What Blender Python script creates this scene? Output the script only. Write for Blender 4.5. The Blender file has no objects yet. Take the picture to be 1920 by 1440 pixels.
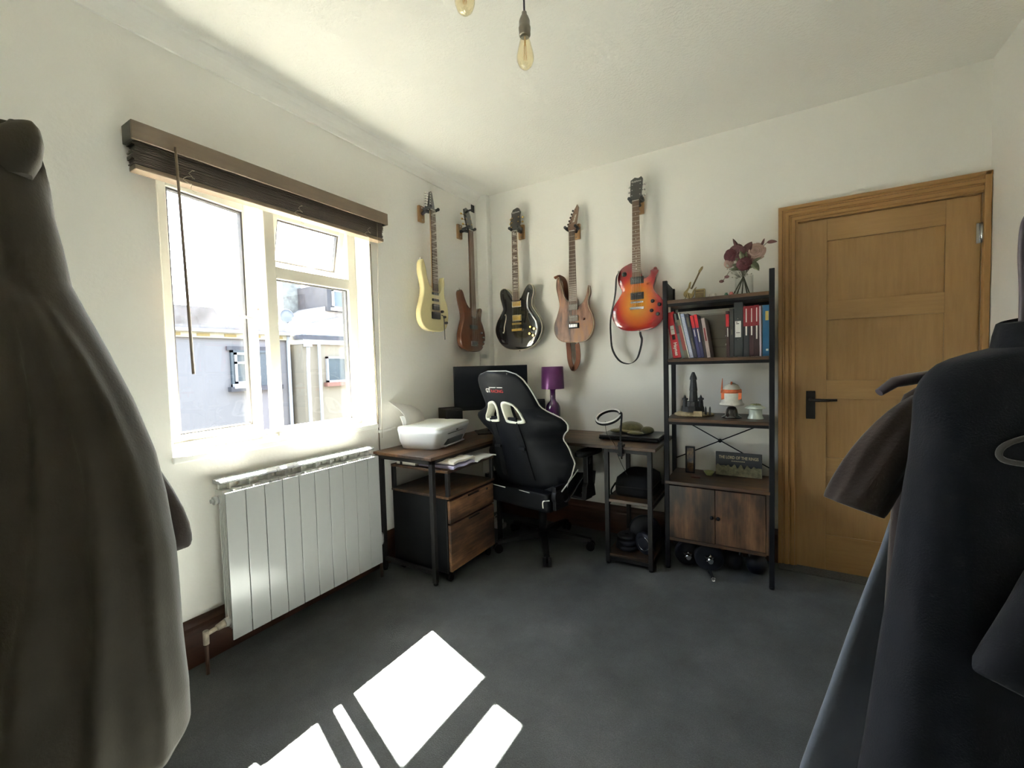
import bpy, bmesh, math, random
from mathutils import Vector, Matrix
from mathutils.geometry import tessellate_polygon
random.seed(7)
SC = bpy.context.scene
COL = SC.collection
PI = math.pi

# ------------------------------------------------------------------ camera
cam_d = bpy.data.cameras.new('camera')
cam_d.sensor_fit = 'HORIZONTAL'; cam_d.sensor_width = 36.0
cam_d.lens = 36.0 * 806.965 / 1920.0
cam_d.clip_start = 0.02; cam_d.clip_end = 300
cam = bpy.data.objects.new('camera', cam_d); COL.objects.link(cam)
_r = Vector((0.85472097, 0.51837281, -0.0272341))
_d = Vector((0.00019597, -0.05278756, -0.99860575))
_f = Vector((-0.51908768, 0.85352394, -0.04522022))
cam.matrix_world = Matrix(((_r.x, -_d.x, -_f.x, 2.08656), (_r.y, -_d.y, -_f.y, -2.98222),
                           (_r.z, -_d.z, -_f.z, 1.22852), (0, 0, 0, 1)))
SC.camera = cam

# ------------------------------------------------------------------ world, sun, exposure
SUN_DIR = Vector((1.0, -0.333, -1.30)).normalized()      # the way the sunlight travels
world = bpy.data.worlds.new('sky'); SC.world = world; world.use_nodes = True
wn = world.node_tree; wn.nodes.clear()
w_out = wn.nodes.new('ShaderNodeOutputWorld'); w_bg = wn.nodes.new('ShaderNodeBackground')
w_sky = wn.nodes.new('ShaderNodeTexSky'); w_sky.sky_type = 'NISHITA'
w_sky.sun_disc = False; w_sky.sun_elevation = math.asin(-SUN_DIR.z)
w_sky.sun_rotation = math.atan2(-SUN_DIR.x, -SUN_DIR.y); w_sky.altitude = 10; w_sky.air_density = 1.0
w_sky.dust_density = 2.0; w_sky.ozone_density = 1.0
w_hs = wn.nodes.new('ShaderNodeHueSaturation'); w_hs.inputs['Saturation'].default_value = 0.6
wn.links.new(w_sky.outputs[0], w_hs.inputs['Color']); wn.links.new(w_hs.outputs[0], w_bg.inputs[0])
w_bg.inputs[1].default_value = 1.25
wn.links.new(w_bg.outputs[0], w_out.inputs[0])
sun_d = bpy.data.lights.new('sun', 'SUN'); sun_d.energy = 400.0; sun_d.angle = math.radians(0.55)
sun_d.color = (1.0, 0.945, 0.83)
sun = bpy.data.objects.new('sun', sun_d); COL.objects.link(sun)
sun.location = (-12, 5, 16); sun.rotation_euler = SUN_DIR.to_track_quat('-Z', 'Y').to_euler()
por_d = bpy.data.lights.new('window_portal', 'AREA'); por_d.shape = 'RECTANGLE'
por_d.size = 1.02; por_d.size_y = 1.2; por_d.cycles.is_portal = True
por = bpy.data.objects.new('window_portal', por_d); COL.objects.link(por)
por.location = (-0.24, -1.694, 1.5); por.rotation_euler = Vector((1, 0, 0)).to_track_quat('-Z', 'Z').to_euler()
SC.view_settings.view_transform = 'Standard'; SC.view_settings.look = 'None'
SC.view_settings.gamma = 1.0; SC.view_settings.use_curve_mapping = False
SC.view_settings.exposure = 1.25
SC.cycles.max_bounces = 14; SC.cycles.diffuse_bounces = 8; SC.cycles.glossy_bounces = 6
SC.cycles.transmission_bounces = 8; SC.cycles.transparent_max_bounces = 16
SC.cycles.sample_clamp_indirect = 12.0
SC.cycles.use_denoising = True
SC.cycles.caustics_reflective = False; SC.cycles.caustics_refractive = False

# ------------------------------------------------------------------ materials
def _new(name):
    m = bpy.data.materials.new(name); m.use_nodes = True
    nt = m.node_tree; b = nt.nodes['Principled BSDF']
    return m, nt, b
def _coord(nt, scale=(1, 1, 1)):
    tc = nt.nodes.new('ShaderNodeTexCoord'); mp = nt.nodes.new('ShaderNodeMapping')
    mp.inputs['Scale'].default_value = scale
    nt.links.new(tc.outputs['Object'], mp.inputs['Vector']); return mp.outputs[0]
def _ramp(nt, fac, stops):
    r = nt.nodes.new('ShaderNodeValToRGB'); e = r.color_ramp.elements
    while len(e) < len(stops): e.new(0.5)
    for k, (p, c) in enumerate(stops):
        e[k].position = p; e[k].color = (c[0], c[1], c[2], 1)
    nt.links.new(fac, r.inputs[0]); return r.outputs[0]
def _noise(nt, vec, scale, detail=4, rough=0.55):
    n = nt.nodes.new('ShaderNodeTexNoise'); n.inputs['Scale'].default_value = scale
    n.inputs['Detail'].default_value = detail; n.inputs['Roughness'].default_value = rough
    nt.links.new(vec, n.inputs['Vector']); return n.outputs['Fac']
def _bump(nt, b, fac, strength, dist):
    bp = nt.nodes.new('ShaderNodeBump'); bp.inputs['Strength'].default_value = strength
    bp.inputs['Distance'].default_value = dist
    nt.links.new(fac, bp.inputs['Height']); nt.links.new(bp.outputs[0], b.inputs['Normal'])
def mat(name, col, rough=0.5, metal=0.0, var=0.08, scale=14, bump=0.0, bscale=60, coat=0.0, spec=0.5, sheen=0.0):
    m, nt, b = _new(name)
    v = _coord(nt)
    lo = [max(0, c * (1 - var)) for c in col]; hi = [min(1, c * (1 + var)) for c in col]
    c = _ramp(nt, _noise(nt, v, scale), [(0.3, lo), (0.7, hi)])
    nt.links.new(c, b.inputs['Base Color'])
    b.inputs['Roughness'].default_value = rough; b.inputs['Metallic'].default_value = metal
    b.inputs['Coat Weight'].default_value = coat; b.inputs['Coat Roughness'].default_value = 0.08
    b.inputs['Specular IOR Level'].default_value = spec
    b.inputs['Sheen Weight'].default_value = sheen
    if bump: _bump(nt, b, _noise(nt, v, bscale, 6), bump, 0.004)
    return m
def wood(name, dark, light, axis=0, rough=0.5, grain=9, knots=0.0, coat=0.0):
    """grain runs along axis (0 x, 1 y, 2 z)"""
    m, nt, b = _new(name)
    s = [grain * 4.0] * 3; s[axis] = grain * 0.35
    v = _coord(nt, s)
    n1 = _noise(nt, v, 1.6, 6, 0.62)
    v2 = _coord(nt, [3.0 if k == axis else 7.0 for k in range(3)]); n2 = _noise(nt, v2, 1.0, 3, 0.5)
    mx = nt.nodes.new('ShaderNodeMix'); mx.data_type = 'FLOAT'; mx.inputs[0].default_value = 0.45
    nt.links.new(n1, mx.inputs[2]); nt.links.new(n2, mx.inputs[3])
    c = _ramp(nt, mx.outputs[0], [(0.32, dark), (0.5, [(a + b_) / 2 for a, b_ in zip(dark, light)]), (0.7, light)])
    nt.links.new(c, b.inputs['Base Color']); b.inputs['Roughness'].default_value = rough
    b.inputs['Coat Weight'].default_value = coat; b.inputs['Coat Roughness'].default_value = 0.1
    _bump(nt, b, n1, 0.12, 0.002)
    return m
def glass(name, tint=(1, 1, 1), refl=0.08, rough=0.0):
    m = bpy.data.materials.new(name); m.use_nodes = True; nt = m.node_tree; nt.nodes.clear()
    o = nt.nodes.new('ShaderNodeOutputMaterial'); t = nt.nodes.new('ShaderNodeBsdfTransparent')
    g = nt.nodes.new('ShaderNodeBsdfGlossy'); x = nt.nodes.new('ShaderNodeMixShader'); lw = nt.nodes.new('ShaderNodeLayerWeight')
    pw = nt.nodes.new('ShaderNodeMath'); pw.operation = 'POWER'; pw.inputs[1].default_value = 4.0
    ma = nt.nodes.new('ShaderNodeMath'); ma.operation = 'MULTIPLY_ADD'; ma.inputs[1].default_value = 0.5; ma.inputs[2].default_value = refl
    t.inputs[0].default_value = (*tint, 1); g.inputs['Roughness'].default_value = rough
    nt.links.new(lw.outputs['Facing'], pw.inputs[0]); nt.links.new(pw.outputs[0], ma.inputs[0]); nt.links.new(ma.outputs[0], x.inputs[0])
    nt.links.new(t.outputs[0], x.inputs[1]); nt.links.new(g.outputs[0], x.inputs[2]); nt.links.new(x.outputs[0], o.inputs[0])
    return m

M = {}
def plaster(name, col, bump=0.25, scale=55):
    m, nt, b = _new(name); v = _coord(nt)
    c = _ramp(nt, _noise(nt, v, 1.3, 5), [(0.3, [k * 0.96 for k in col]), (0.7, col)])
    nt.links.new(c, b.inputs['Base Color']); b.inputs['Roughness'].default_value = 0.85
    b.inputs['Specular IOR Level'].default_value = 0.2
    _bump(nt, b, _noise(nt, v, scale, 6, 0.6), bump, 0.004); return m
M['wall'] = plaster('white_wall_paint', (0.87, 0.855, 0.81))
M['ceiling'] = plaster('textured_ceiling_paint', (0.88, 0.86, 0.80), 0.9, 75)
def carpet():
    m, nt, b = _new('charcoal_carpet'); v = _coord(nt)
    n1 = _noise(nt, v, 260, 4, 0.7); n2 = _noise(nt, v, 3.5, 5, 0.6)
    mx = nt.nodes.new('ShaderNodeMix'); mx.data_type = 'FLOAT'; mx.inputs[0].default_value = 0.5
    nt.links.new(n1, mx.inputs[2]); nt.links.new(n2, mx.inputs[3])
    c = _ramp(nt, mx.outputs[0], [(0.3, (0.050, 0.056, 0.058)), (0.55, (0.122, 0.133, 0.138)), (0.75, (0.215, 0.228, 0.232))])
    nt.links.new(c, b.inputs['Base Color']); b.inputs['Roughness'].default_value = 1.0
    b.inputs['Specular IOR Level'].default_value = 0.05; b.inputs['Sheen Weight'].default_value = 0.1
    _bump(nt, b, n1, 1.0, 0.012); return m
M['carpet'] = carpet()
M['white_frame'] = mat('white_window_frame', (0.58, 0.56, 0.49), 0.35, var=0.03)
M['white_gloss'] = mat('white_gloss_paint', (0.84, 0.84, 0.81), 0.3, var=0.02)
M['gasket'] = mat('dark_glazing_gasket', (0.06, 0.055, 0.055), 0.6)
M['pane'] = glass('window_glass', (0.97, 0.99, 0.98), 0.05)
M['oak'] = wood('oak_veneer', (0.29, 0.165, 0.062), (0.38, 0.228, 0.090), 2, 0.42, 10)
M['oak_x'] = wood('oak_veneer_crosswise', (0.29, 0.165, 0.062), (0.38, 0.228, 0.090), 0, 0.42, 10)
M['oak_trim'] = wood('oak_architrave', (0.27, 0.145, 0.05), (0.36, 0.20, 0.072), 2, 0.4, 12)
M['oak_trim_x'] = wood('oak_architrave_head', (0.27, 0.145, 0.05), (0.36, 0.20, 0.072), 0, 0.4, 12)
M['skirt_y'] = wood('dark_stained_skirting', (0.035, 0.014, 0.008), (0.085, 0.032, 0.018), 1, 0.35, 7)
M['skirt_x'] = wood('dark_stained_skirting_back', (0.035, 0.014, 0.008), (0.085, 0.032, 0.018), 0, 0.35, 7)
M['blackmetal'] = mat('black_powder_coated_steel', (0.008, 0.008, 0.010), 0.55, 0.0, 0.1, spec=0.2)
M['blackplastic'] = mat('black_plastic', (0.007, 0.007, 0.008), 0.45, spec=0.2)
M['steel'] = mat('brushed_steel', (0.55, 0.55, 0.55), 0.25, 1.0, 0.05)
M['chrome'] = mat('chrome', (0.8, 0.8, 0.8), 0.08, 1.0, 0.02)
M['blind_wood'] = wood('taupe_blind_wood', (0.125, 0.090, 0.060), (0.18, 0.132, 0.090), 1, 0.45, 8)
M['blind_slat'] = wood('taupe_blind_slat', (0.060, 0.044, 0.034), (0.095, 0.070, 0.054), 1, 0.45, 8)
M['blind_dark'] = mat('dark_blind_end', (0.05, 0.045, 0.035), 0.5)
M['cord'] = mat('beige_cord', (0.42, 0.36, 0.27), 0.8)

# ------------------------------------------------------------------ mesh helpers
ORIGIN = {}
class MB:
    def __init__(s): s.v = []; s.f = []; s.sm = []
    def add(s, vs, fs, smooth=False):
        o = len(s.v); s.v += [tuple(p) for p in vs]
        for f in fs: s.f.append(tuple(o + k for k in f)); s.sm.append(smooth)
        return s
    def box(s, x0, x1, y0, y1, z0, z1):
        if x0 > x1: x0, x1 = x1, x0
        if y0 > y1: y0, y1 = y1, y0
        if z0 > z1: z0, z1 = z1, z0
        return s.add([(x0, y0, z0), (x1, y0, z0), (x1, y1, z0), (x0, y1, z0), (x0, y0, z1), (x1, y0, z1), (x1, y1, z1), (x0, y1, z1)],
                     [(0, 3, 2, 1), (4, 5, 6, 7), (0, 1, 5, 4), (1, 2, 6, 5), (2, 3, 7, 6), (3, 0, 4, 7)])
    def tube(s, pts, r, n=10, caps=True, smooth=True):
        pts = [Vector(p) for p in pts]; rs = r if isinstance(r, (list, tuple)) else [r] * len(pts)
        prev = None; rings = []
        for k, p in enumerate(pts):
            t = (pts[min(k + 1, len(pts) - 1)] - pts[max(k - 1, 0)]).normalized()
            if prev is None:
                a = t.orthogonal().normalized()
            else:
                a = (prev - t * prev.dot(t)); a = a.normalized() if a.length > 1e-6 else t.orthogonal().normalized()
            b = t.cross(a); prev = a
            rings.append([p + (a * math.cos(2 * PI * j / n) + b * math.sin(2 * PI * j / n)) * rs[k] for j in range(n)])
        return s.loft(rings, caps, smooth)
    def loft(s, rings, caps=True, smooth=True, closed=True):
        n = len(rings[0]); vs = [p for r in rings for p in r]; fs = []
        for k in range(len(rings) - 1):
            for j in range(n if closed else n - 1):
                j2 = (j + 1) % n
                fs.append((k * n + j, k * n + j2, (k + 1) * n + j2, (k + 1) * n + j))
        o = len(s.v); s.add(vs, fs, smooth)
        if caps:
            s.cap(o, n); s.cap(o + (len(rings) - 1) * n, n)
        return s
    def cap(s, o, n):
        if n <= 8:
            s.f.append(tuple(o + j for j in range(n))); s.sm.append(False)
        else:
            for t in tessellate_polygon([[Vector(s.v[o + j]) for j in range(n)]]):
                s.f.append(tuple(o + j for j in t)); s.sm.append(False)
    def cyl(s, a, b, r, n=16, r2=None, smooth=True):
        return s.tube([a, b], [r, r if r2 is None else r2], n, True, smooth)
    def lathe(s, prof, c=(0, 0, 0), n=24, caps=True, axis='z', smooth=True):
        rings = []
        for r, h in prof:
            ring = []
            for j in range(n):
                a = 2 * PI * j / n; u, w = r * math.cos(a), r * math.sin(a)
                if axis == 'z': ring.append((c[0] + u, c[1] + w, c[2] + h))
                elif axis == 'y': ring.append((c[0] + w, c[1] + h, c[2] + u))
                else: ring.append((c[0] + h, c[1] + u, c[2] + w))
            rings.append(ring)
        return s.loft(rings, caps, smooth)
    def prism(s, poly, d, fn, smooth=False):
        """poly: 2d outline; fn(u, v, w) -> xyz with w in (0, d)"""
        n = len(poly); a = [fn(u, v, 0) for u, v in poly]; b = [fn(u, v, d) for u, v in poly]
        o = len(s.v); s.add(a + b, [(j, (j + 1) % n, n + (j + 1) % n, n + j) for j in range(n)], smooth)
        s.cap(o, n); s.cap(o + n, n)
        return s
    def sphere(s, c, r, n=14, m=9, sc=(1, 1, 1)):
        prof = [(max(1e-4, math.sin(PI * k / m)) , -math.cos(PI * k / m)) for k in range(m + 1)]
        rings = [[(c[0] + r * sc[0] * p * math.cos(2 * PI * j / n), c[1] + r * sc[1] * p * math.sin(2 * PI * j / n), c[2] + r * sc[2] * h)
                  for j in range(n)] for p, h in prof]
        return s.loft(rings, True, True)
    def xf(s, mtx):
        s.v = [tuple(mtx @ Vector(p)) for p in s.v]; return s
def me_obj(name, me, m, parent=None):
    o = bpy.data.objects.new(name, me); COL.objects.link(o)
    if m is not None and not me.materials: me.materials.append(M[m] if isinstance(m, str) else m)
    if parent is not None: o.parent = parent
    return o
def obj(name, mb, m, parent=None, bevel=0.0, seg=2, label=None, subsurf=0, auto=True):
    off = ORIGIN.get(parent.name) if parent is not None else None
    vs = mb.v
    base = None
    if parent is None:
        xs = list(zip(*vs)); base = Vector(((min(xs[0]) + max(xs[0])) / 2, (min(xs[1]) + max(xs[1])) / 2, min(xs[2])))
        vs = [(p[0] - base.x, p[1] - base.y, p[2] - base.z) for p in vs]
    elif off is not None:
        vs = [(p[0] - off[0], p[1] - off[1], p[2] - off[2]) for p in vs]
    me = bpy.data.meshes.new(name); me.from_pydata(vs, [], mb.f)
    for p, sflag in zip(me.polygons, mb.sm): p.use_smooth = sflag
    bm = bmesh.new(); bm.from_mesh(me); bmesh.ops.recalc_face_normals(bm, faces=bm.faces)
    if bevel > 0:
        es = [e for e in bm.edges if len(e.link_faces) == 2 and e.calc_face_angle(0) > 0.6]
        bmesh.ops.bevel(bm, geom=es, offset=bevel, segments=seg, affect='EDGES', profile=0.5, clamp_overlap=True)
    bm.to_mesh(me); bm.free(); me.update()
    o = me_obj(name, me, m, parent)
    if base is not None: o.location = base; ORIGIN[o.name] = tuple(base)
    elif off is not None: ORIGIN[o.name] = off
    if subsurf:
        md = o.modifiers.new('subdivision', 'SUBSURF'); md.levels = subsurf; md.render_levels = subsurf
    if label: o['label'] = label
    return o
def tag(o, label, cat, group=None):
    o['label'] = label; o['category'] = cat
    if group: o['group'] = group
    return o
def thing(name, label, cat, loc=(0, 0, 0), group=None, rotz=0.0, local=False):
    o = bpy.data.objects.new(name, None); COL.objects.link(o); o.empty_display_size = 0.05
    o.location = loc; o.rotation_euler = (0, 0, rotz); tag(o, label, cat, group)
    ORIGIN[o.name] = (0, 0, 0) if local else tuple(loc)
    return o
def struct(name, mb, m, parent=None, bevel=0.0, label=None):
    o = obj(name, mb, m, parent, bevel, label=label)
    if parent is None: o['kind'] = 'structure'
    return o
def group_struct(name, loc=(0, 0, 0)):
    o = bpy.data.objects.new(name, None); COL.objects.link(o); o.location = loc; o['kind'] = 'structure'
    ORIGIN[o.name] = tuple(loc); o.empty_display_size = 0.05; return o
def text_mb(txt, size, fn, depth=0.0005, align='CENTER', bold=0.0):
    """lettering as a mesh; fn(u, v, w) -> xyz"""
    cu = bpy.data.curves.new('lettering', 'FONT'); cu.body = txt; cu.size = size; cu.align_x = align; cu.align_y = 'CENTER'
    cu.extrude = depth / 2; cu.offset = bold; cu.resolution_u = 3
    to = bpy.data.objects.new('lettering', cu); COL.objects.link(to)
    dg = bpy.context.evaluated_depsgraph_get(); dg.update()
    me = to.evaluated_get(dg).to_mesh()
    mb = MB(); mb.add([fn(*v.co) for v in me.vertices], [tuple(p.vertices) for p in me.polygons])
    to.evaluated_get(dg).to_mesh_clear(); bpy.data.objects.remove(to); bpy.data.curves.remove(cu)
    return mb
def bez(pts, n=10, closed=False):
    """Catmull-Rom through 2d or 3d points"""
    P = [Vector(p) for p in pts]; out = []; L = len(P)
    rng = range(L) if closed else range(L - 1)
    for k in rng:
        p0 = P[(k - 1) % L] if closed or k > 0 else P[0]; p1 = P[k]; p2 = P[(k + 1) % L]
        p3 = P[(k + 2) % L] if closed or k + 2 < L else P[-1]
        for j in range(n):
            t = j / n
            out.append(0.5 * ((2 * p1) + (p2 - p0) * t + (2 * p0 - 5 * p1 + 4 * p2 - p3) * t * t + (3 * p1 - p0 - 3 * p2 + p3) * t ** 3))
    if not closed: out.append(P[-1])
    return [tuple(p) for p in out]
# ------------------------------------------------------------------ room shell
RX, RY, RZ = 2.972, -4.0, 2.605
struct('floor', MB().box(-0.02, RX + 0.1, RY - 0.1, 0.1, -0.12, 0), 'carpet')
struct('ceiling', MB().box(-0.25, RX + 0.1, RY - 0.1, 0.1, RZ, RZ + 0.12), 'ceiling')
WY0, WY1, WZ0, WZ1 = -2.22, -1.167, 0.86, 2.12
wl = MB().box(-0.25, 0, RY - 0.1, WY0, -0.1, RZ).box(-0.25, 0, WY1, 0.1, -0.1, RZ).box(-0.25, 0, WY0, WY1, -0.1, WZ0).box(-0.25, 0, WY0, WY1, WZ1, RZ)
struct('wall_left', wl, 'wall')
struct('wall_back', MB().box(0, 2.20, 0, 0.12, -0.1, RZ).box(2.20, 2.943, 0, 0.12, 1.99, RZ).box(2.943, RX + 0.1, 0, 0.12, -0.1, RZ).box(2.20, 2.943, 0.06, 0.12, -0.1, 1.99), 'wall')
struct('wall_right', MB().box(RX, RX + 0.1, RY, 0, -0.1, RZ), 'wall')
struct('wall_rear', MB().box(0, RX, RY - 0.1, RY, -0.1, RZ), 'wall')
struct('wall_added_skin', MB().box(-0.30, -0.251, -9, WY0 - 0.02, -5, 5).box(-0.30, -0.251, WY1 + 0.02, 9, -5, 5).box(-0.30, -0.251, WY0 - 0.02, WY1 + 0.02, -5, WZ0 - 0.02).box(-0.30, -0.251, WY0 - 0.02, WY1 + 0.02, WZ1 + 0.02, 5), mat('bounce_absorbing_dark', (0.016, 0.016, 0.018), 0.9, var=0.3, scale=6))  # unseen dark skin added to keep sunlight from bouncing onto the houses opposite
# boxed-in pipe in the corner
struct('trim_1', MB().box(0, 0.112, -0.062, 0, 0.0, RZ), 'wall', bevel=0.012)
# coving along the window wall
prof = [(0, 0), (0.012, 0), (0.016, 0.012), (0.020, 0.026), (0.030, 0.044), (0.046, 0.058), (0.064, 0.066), (0.070, 0.072), (0.085, 0.075), (0, 0.075)]
struct('trim_2', MB().prism(prof, 3.937, lambda u, v, w: (u, -4.0 + w, 2.53 + v)), 'wall')
# skirting boards
def skirt(name, m, fn, L, h=0.20):
    pr = [(0, 0), (0.018, 0), (0.018, h - 0.055), (0.014, h - 0.045), (0.016, h - 0.03), (0.010, h - 0.012), (0.004, h), (0, h)]
    struct(name, MB().prism(pr, L, fn), m)
skirt('baseboard_left', 'skirt_y', lambda u, v, w: (u, -4.0 + w, v), 3.938)
skirt('baseboard_back', 'skirt_x', lambda u, v, w: (0.112 + w, -u, v), 2.0)
# flat cable trunking and old flex on the window wall
tr = thing('cable_trunking', 'short white cable trunking on the wall between window and printer', 'trunking', (0.006, -1.09, 0.83))
obj('trunking_body', MB().box(0, 0.012, -1.160, -1.020, 0.83, 0.846), 'white_gloss', tr, 0.002)
obj('drop_cable', MB().tube([(0.004, -1.163, 1.98), (0.004, -1.160, 1.2), (0.004, -1.155, 0.85), (0.004, -1.150, 0.30)], 0.003, 6), mat('old_flex', (0.12, 0.09, 0.06), 0.7), tr)

# ------------------------------------------------------------------ window
W = group_struct('window_1', (-0.16, -1.694, 0.86))
XO, XI = -0.17, -0.13
fr = MB()
fr.box(XO, XI, WY0, WY0 + 0.055, 0.885, 2.12).box(XO, XI, WY1 - 0.056, WY1, 0.885, 2.12)
fr.box(XO, XI, WY0 + 0.055, WY1 - 0.056, 2.065, 2.12).box(XO, XI, WY0 + 0.055, WY1 - 0.056, 0.885, 0.925)
obj('outer_frame', fr, 'white_frame', W, 0.004)
obj('mullion', MB().box(XO, XI, -1.727, -1.672, 0.925, 2.065), 'white_frame', W, 0.004)
obj('transom', MB().box(XO, XI, -1.672, -1.223, 1.71, 1.772), 'white_frame', W, 0.004)
obj('window_sill', MB().box(-0.13, 0.016, WY0 - 0.004, WY1 + 0.004, 0.861, 0.889), 'white_gloss', W, 0.006, 3)
for yy in (-1.79, -1.70): obj('sill_block', MB().box(-0.13, -0.085, yy, yy + 0.055, 0.889, 0.905), 'white_gloss', W, 0.002)
g = obj('fixed_pane', MB().box(-0.163, -0.157, -1.672, -1.223, 0.925, 1.71), 'pane', W)
def gasket_ring(y0, y1, z0, z1, x0, x1, t=0.008):
    return MB().box(x0, x1, y0, y0 + t, z0, z1).box(x0, x1, y1 - t, y1, z0, z1).box(x0, x1, y0 + t, y1 - t, z0, z0 + t).box(x0, x1, y0 + t, y1 - t, z1 - t, z1)
obj('glazing_gasket', gasket_ring(-1.672, -1.223, 0.925, 1.71, -0.168, -0.152, 0.006), 'gasket', W)
def sash(name, ylen, zlen, mtx, bar=0.052):
    s = MB()
    s.box(-0.022, 0.022, 0, bar, 0, zlen).box(-0.022, 0.022, ylen - bar, ylen, 0, zlen)
    s.box(-0.022, 0.022, bar, ylen - bar, 0, bar).box(-0.022, 0.022, bar, ylen - bar, zlen - bar, zlen)
    o = obj(name, s.xf(mtx), 'white_frame', W, 0.004)
    obj('glazing_gasket', gasket_ring(bar, ylen - bar, bar, zlen - bar, -0.012, 0.012, 0.009).xf(mtx), 'gasket', o)
    obj('pane', MB().box(-0.003, 0.003, bar, ylen - bar, bar, zlen - bar).xf(mtx), 'pane', o)
    return o
mc = Matrix.Translation((-0.160, -2.185, 0.905)) @ Matrix.Rotation(math.radians(10), 4, 'Z')
cs = sash('side_hung_casement', 0.456, 1.185, mc)
h = MB().box(0.022, 0.034, 0.415, 0.437, 0.50, 0.62).box(0.034, 0.052, 0.418, 0.434, 0.578, 0.598)
h.tube([(0.047, 0.430, 0.588), (0.055, 0.40, 0.592), (0.052, 0.36, 0.598), (0.048, 0.325, 0.600)], [0.010, 0.009, 0.007, 0.005], 8)
obj('window_handle', h.xf(mc), 'white_gloss', cs, 0.002)
mv = Matrix.Translation((-0.168, -1.690, 2.09)) @ Matrix.Rotation(math.radians(13), 4, 'Y') @ Matrix.Translation((0, 0, -0.33))
vs_ = sash('top_hung_vent', 0.49, 0.33, mv, 0.055)
obj('vent_stay', MB().tube([(0.02, 0.275, 0.03), (0.028, 0.278, 0.06), (0.024, 0.29, 0.145)], [0.006, 0.005, 0.004], 8).xf(mv), 'white_gloss', vs_)

# ------------------------------------------------------------------ door
Dr = group_struct('door_1', (2.57, 0.0, 0.0))
DX0, DX1, DZ1 = 2.203, 2.940, 1.985
st = 0.138
pz = [(1.864, 1.532), (1.429, 1.092), (0.987, 0.654), (0.550, 0.209)]
obj('stile', MB().box(DX0, DX0 + st, 0.0, 0.038, 0.004, DZ1), 'oak', Dr, 0.0015)
obj('stile', MB().box(DX1 - 0.122, DX1, 0.0, 0.038, 0.004, DZ1), 'oak', Dr, 0.0015)
px0, px1 = DX0 + st, DX1 - 0.122
zs = [DZ1] + [z for p in pz for z in p] + [0.004]
for k in range(0, len(zs), 2):
    obj('rail', MB().box(px0, px1, 0.0, 0.038, zs[k + 1], zs[k]), 'oak_x', Dr, 0.0015)
for a, b in pz:
    obj('panel', MB().box(px0, px1, 0.011, 0.03, b, a), 'oak', Dr)
hp = obj('handle_plate', MB().box(2.247, 2.290, -0.009, 0.0, 0.872, 1.032), mat('dark_bronze', (0.03, 0.027, 0.024), 0.4, 0.6), Dr, 0.002)
obj('lever', MB().cyl((2.268, -0.009, 0.982), (2.268, -0.05, 0.982), 0.010, 12).tube([(2.262, -0.05, 0.982), (2.33, -0.052, 0.983), (2.385, -0.05, 0.985)], [0.010, 0.008, 0.007], 10), mat('dark_bronze_lever', (0.03, 0.027, 0.024), 0.35, 0.7), hp)
for zc in (1.80, 0.2):
    hg = MB().cyl((2.944, -0.008, zc - 0.048), (2.944, -0.008, zc + 0.048), 0.008, 12).box(2.925, 2.944, -0.004, 0.0, zc - 0.048, zc + 0.048)
    obj('hinge', hg, 'steel', Dr)
# moulded architrave: profile across its width (u from door outwards, v proud of the wall)
ap = [(0, 0), (0, 0.016), (0.010, 0.016), (0.014, 0.024), (0.030, 0.025), (0.034, 0.020), (0.040, 0.020), (0.044, 0.028), (0.060, 0.028), (0.064, 0.022), (0.072, 0.022), (0.076, 0.030), (0.094, 0.030), (0.094, 0)]
def mitre_strip(mb, fnA, fnB):
    n = len(ap); a = [fnA(u, v) for u, v in ap]; b = [fnB(u, v) for u, v in ap]
    o = len(mb.v); mb.add(a + b, [(j, (j + 1) % n, n + (j + 1) % n, n + j) for j in range(n)])
    mb.f.append(tuple(o + j for j in range(n))[::-1]); mb.sm.append(False); mb.f.append(tuple(o + n + j for j in range(n))); mb.sm.append(False)
    return mb
A = group_struct('trim_3', (2.57, 0.0, 0.0))
obj('architrave_leg', mitre_strip(MB(), lambda u, v: (2.205 - u, -v, 0.0), lambda u, v: (2.205 - u, -v, 1.988 + u)), 'oak_trim', A)
obj('architrave_head', mitre_strip(MB(), lambda u, v: (2.205 - u, -v, 1.988 + u), lambda u, v: (min(2.942 + u, 2.970), -v, 1.988 + u)), 'oak_trim_x', A)
obj('architrave_leg', MB().box(2.944, 2.970, -0.030, 0, 0, 2.083), 'oak_trim', A, 0.004)
obj('door_stop', MB().box(2.185, 2.2035, -0.002, 0.05, 0, 1.99).box(2.9405, 2.9445, 0.0, 0.05, 0, 1.99).box(2.2, 2.944, -0.002, 0.05, 1.987, 1.995), 'oak_trim', A)
struct('trim_4', MB().box(2.112, 2.970, -0.105, -0.001, 0.0005, 0.007), mat('threshold_carpet', (0.075, 0.08, 0.08), 0.95, var=0.3, scale=120, bump=0.6, bscale=300), bevel=0.003)

# ------------------------------------------------------------------ wooden blind
bl = thing('wooden_blind', 'raised taupe wooden Venetian blind with valance hanging above the window', 'blind', (0.045, -1.70, 1.98))
obj('valance', MB().box(0.078, 0.088, -2.315, -1.092, 2.092, 2.160), 'blind_wood', bl, 0.002)
obj('valance_return', MB().box(0.0, 0.078, -2.315, -2.303, 2.092, 2.160), 'blind_dark', bl, 0.002)
obj('valance_return', MB().box(0.0, 0.078, -1.104, -1.092, 2.092, 2.160), 'blind_dark', bl, 0.002)
obj('headrail', MB().box(0.012, 0.070, -2.30, -1.107, 2.105, 2.158), 'blind_dark', bl)
nz = 15
for k in range(nz):
    z = 2.012 + k * 0.0058
    dy = random.uniform(-0.006, 0.006); dx = random.uniform(-0.002, 0.002)
    obj('slat', MB().box(0.018 + dx, 0.069 + dx, -2.305 + dy, -1.118 + dy, z, z + 0.0036), 'blind_slat', bl)
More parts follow.
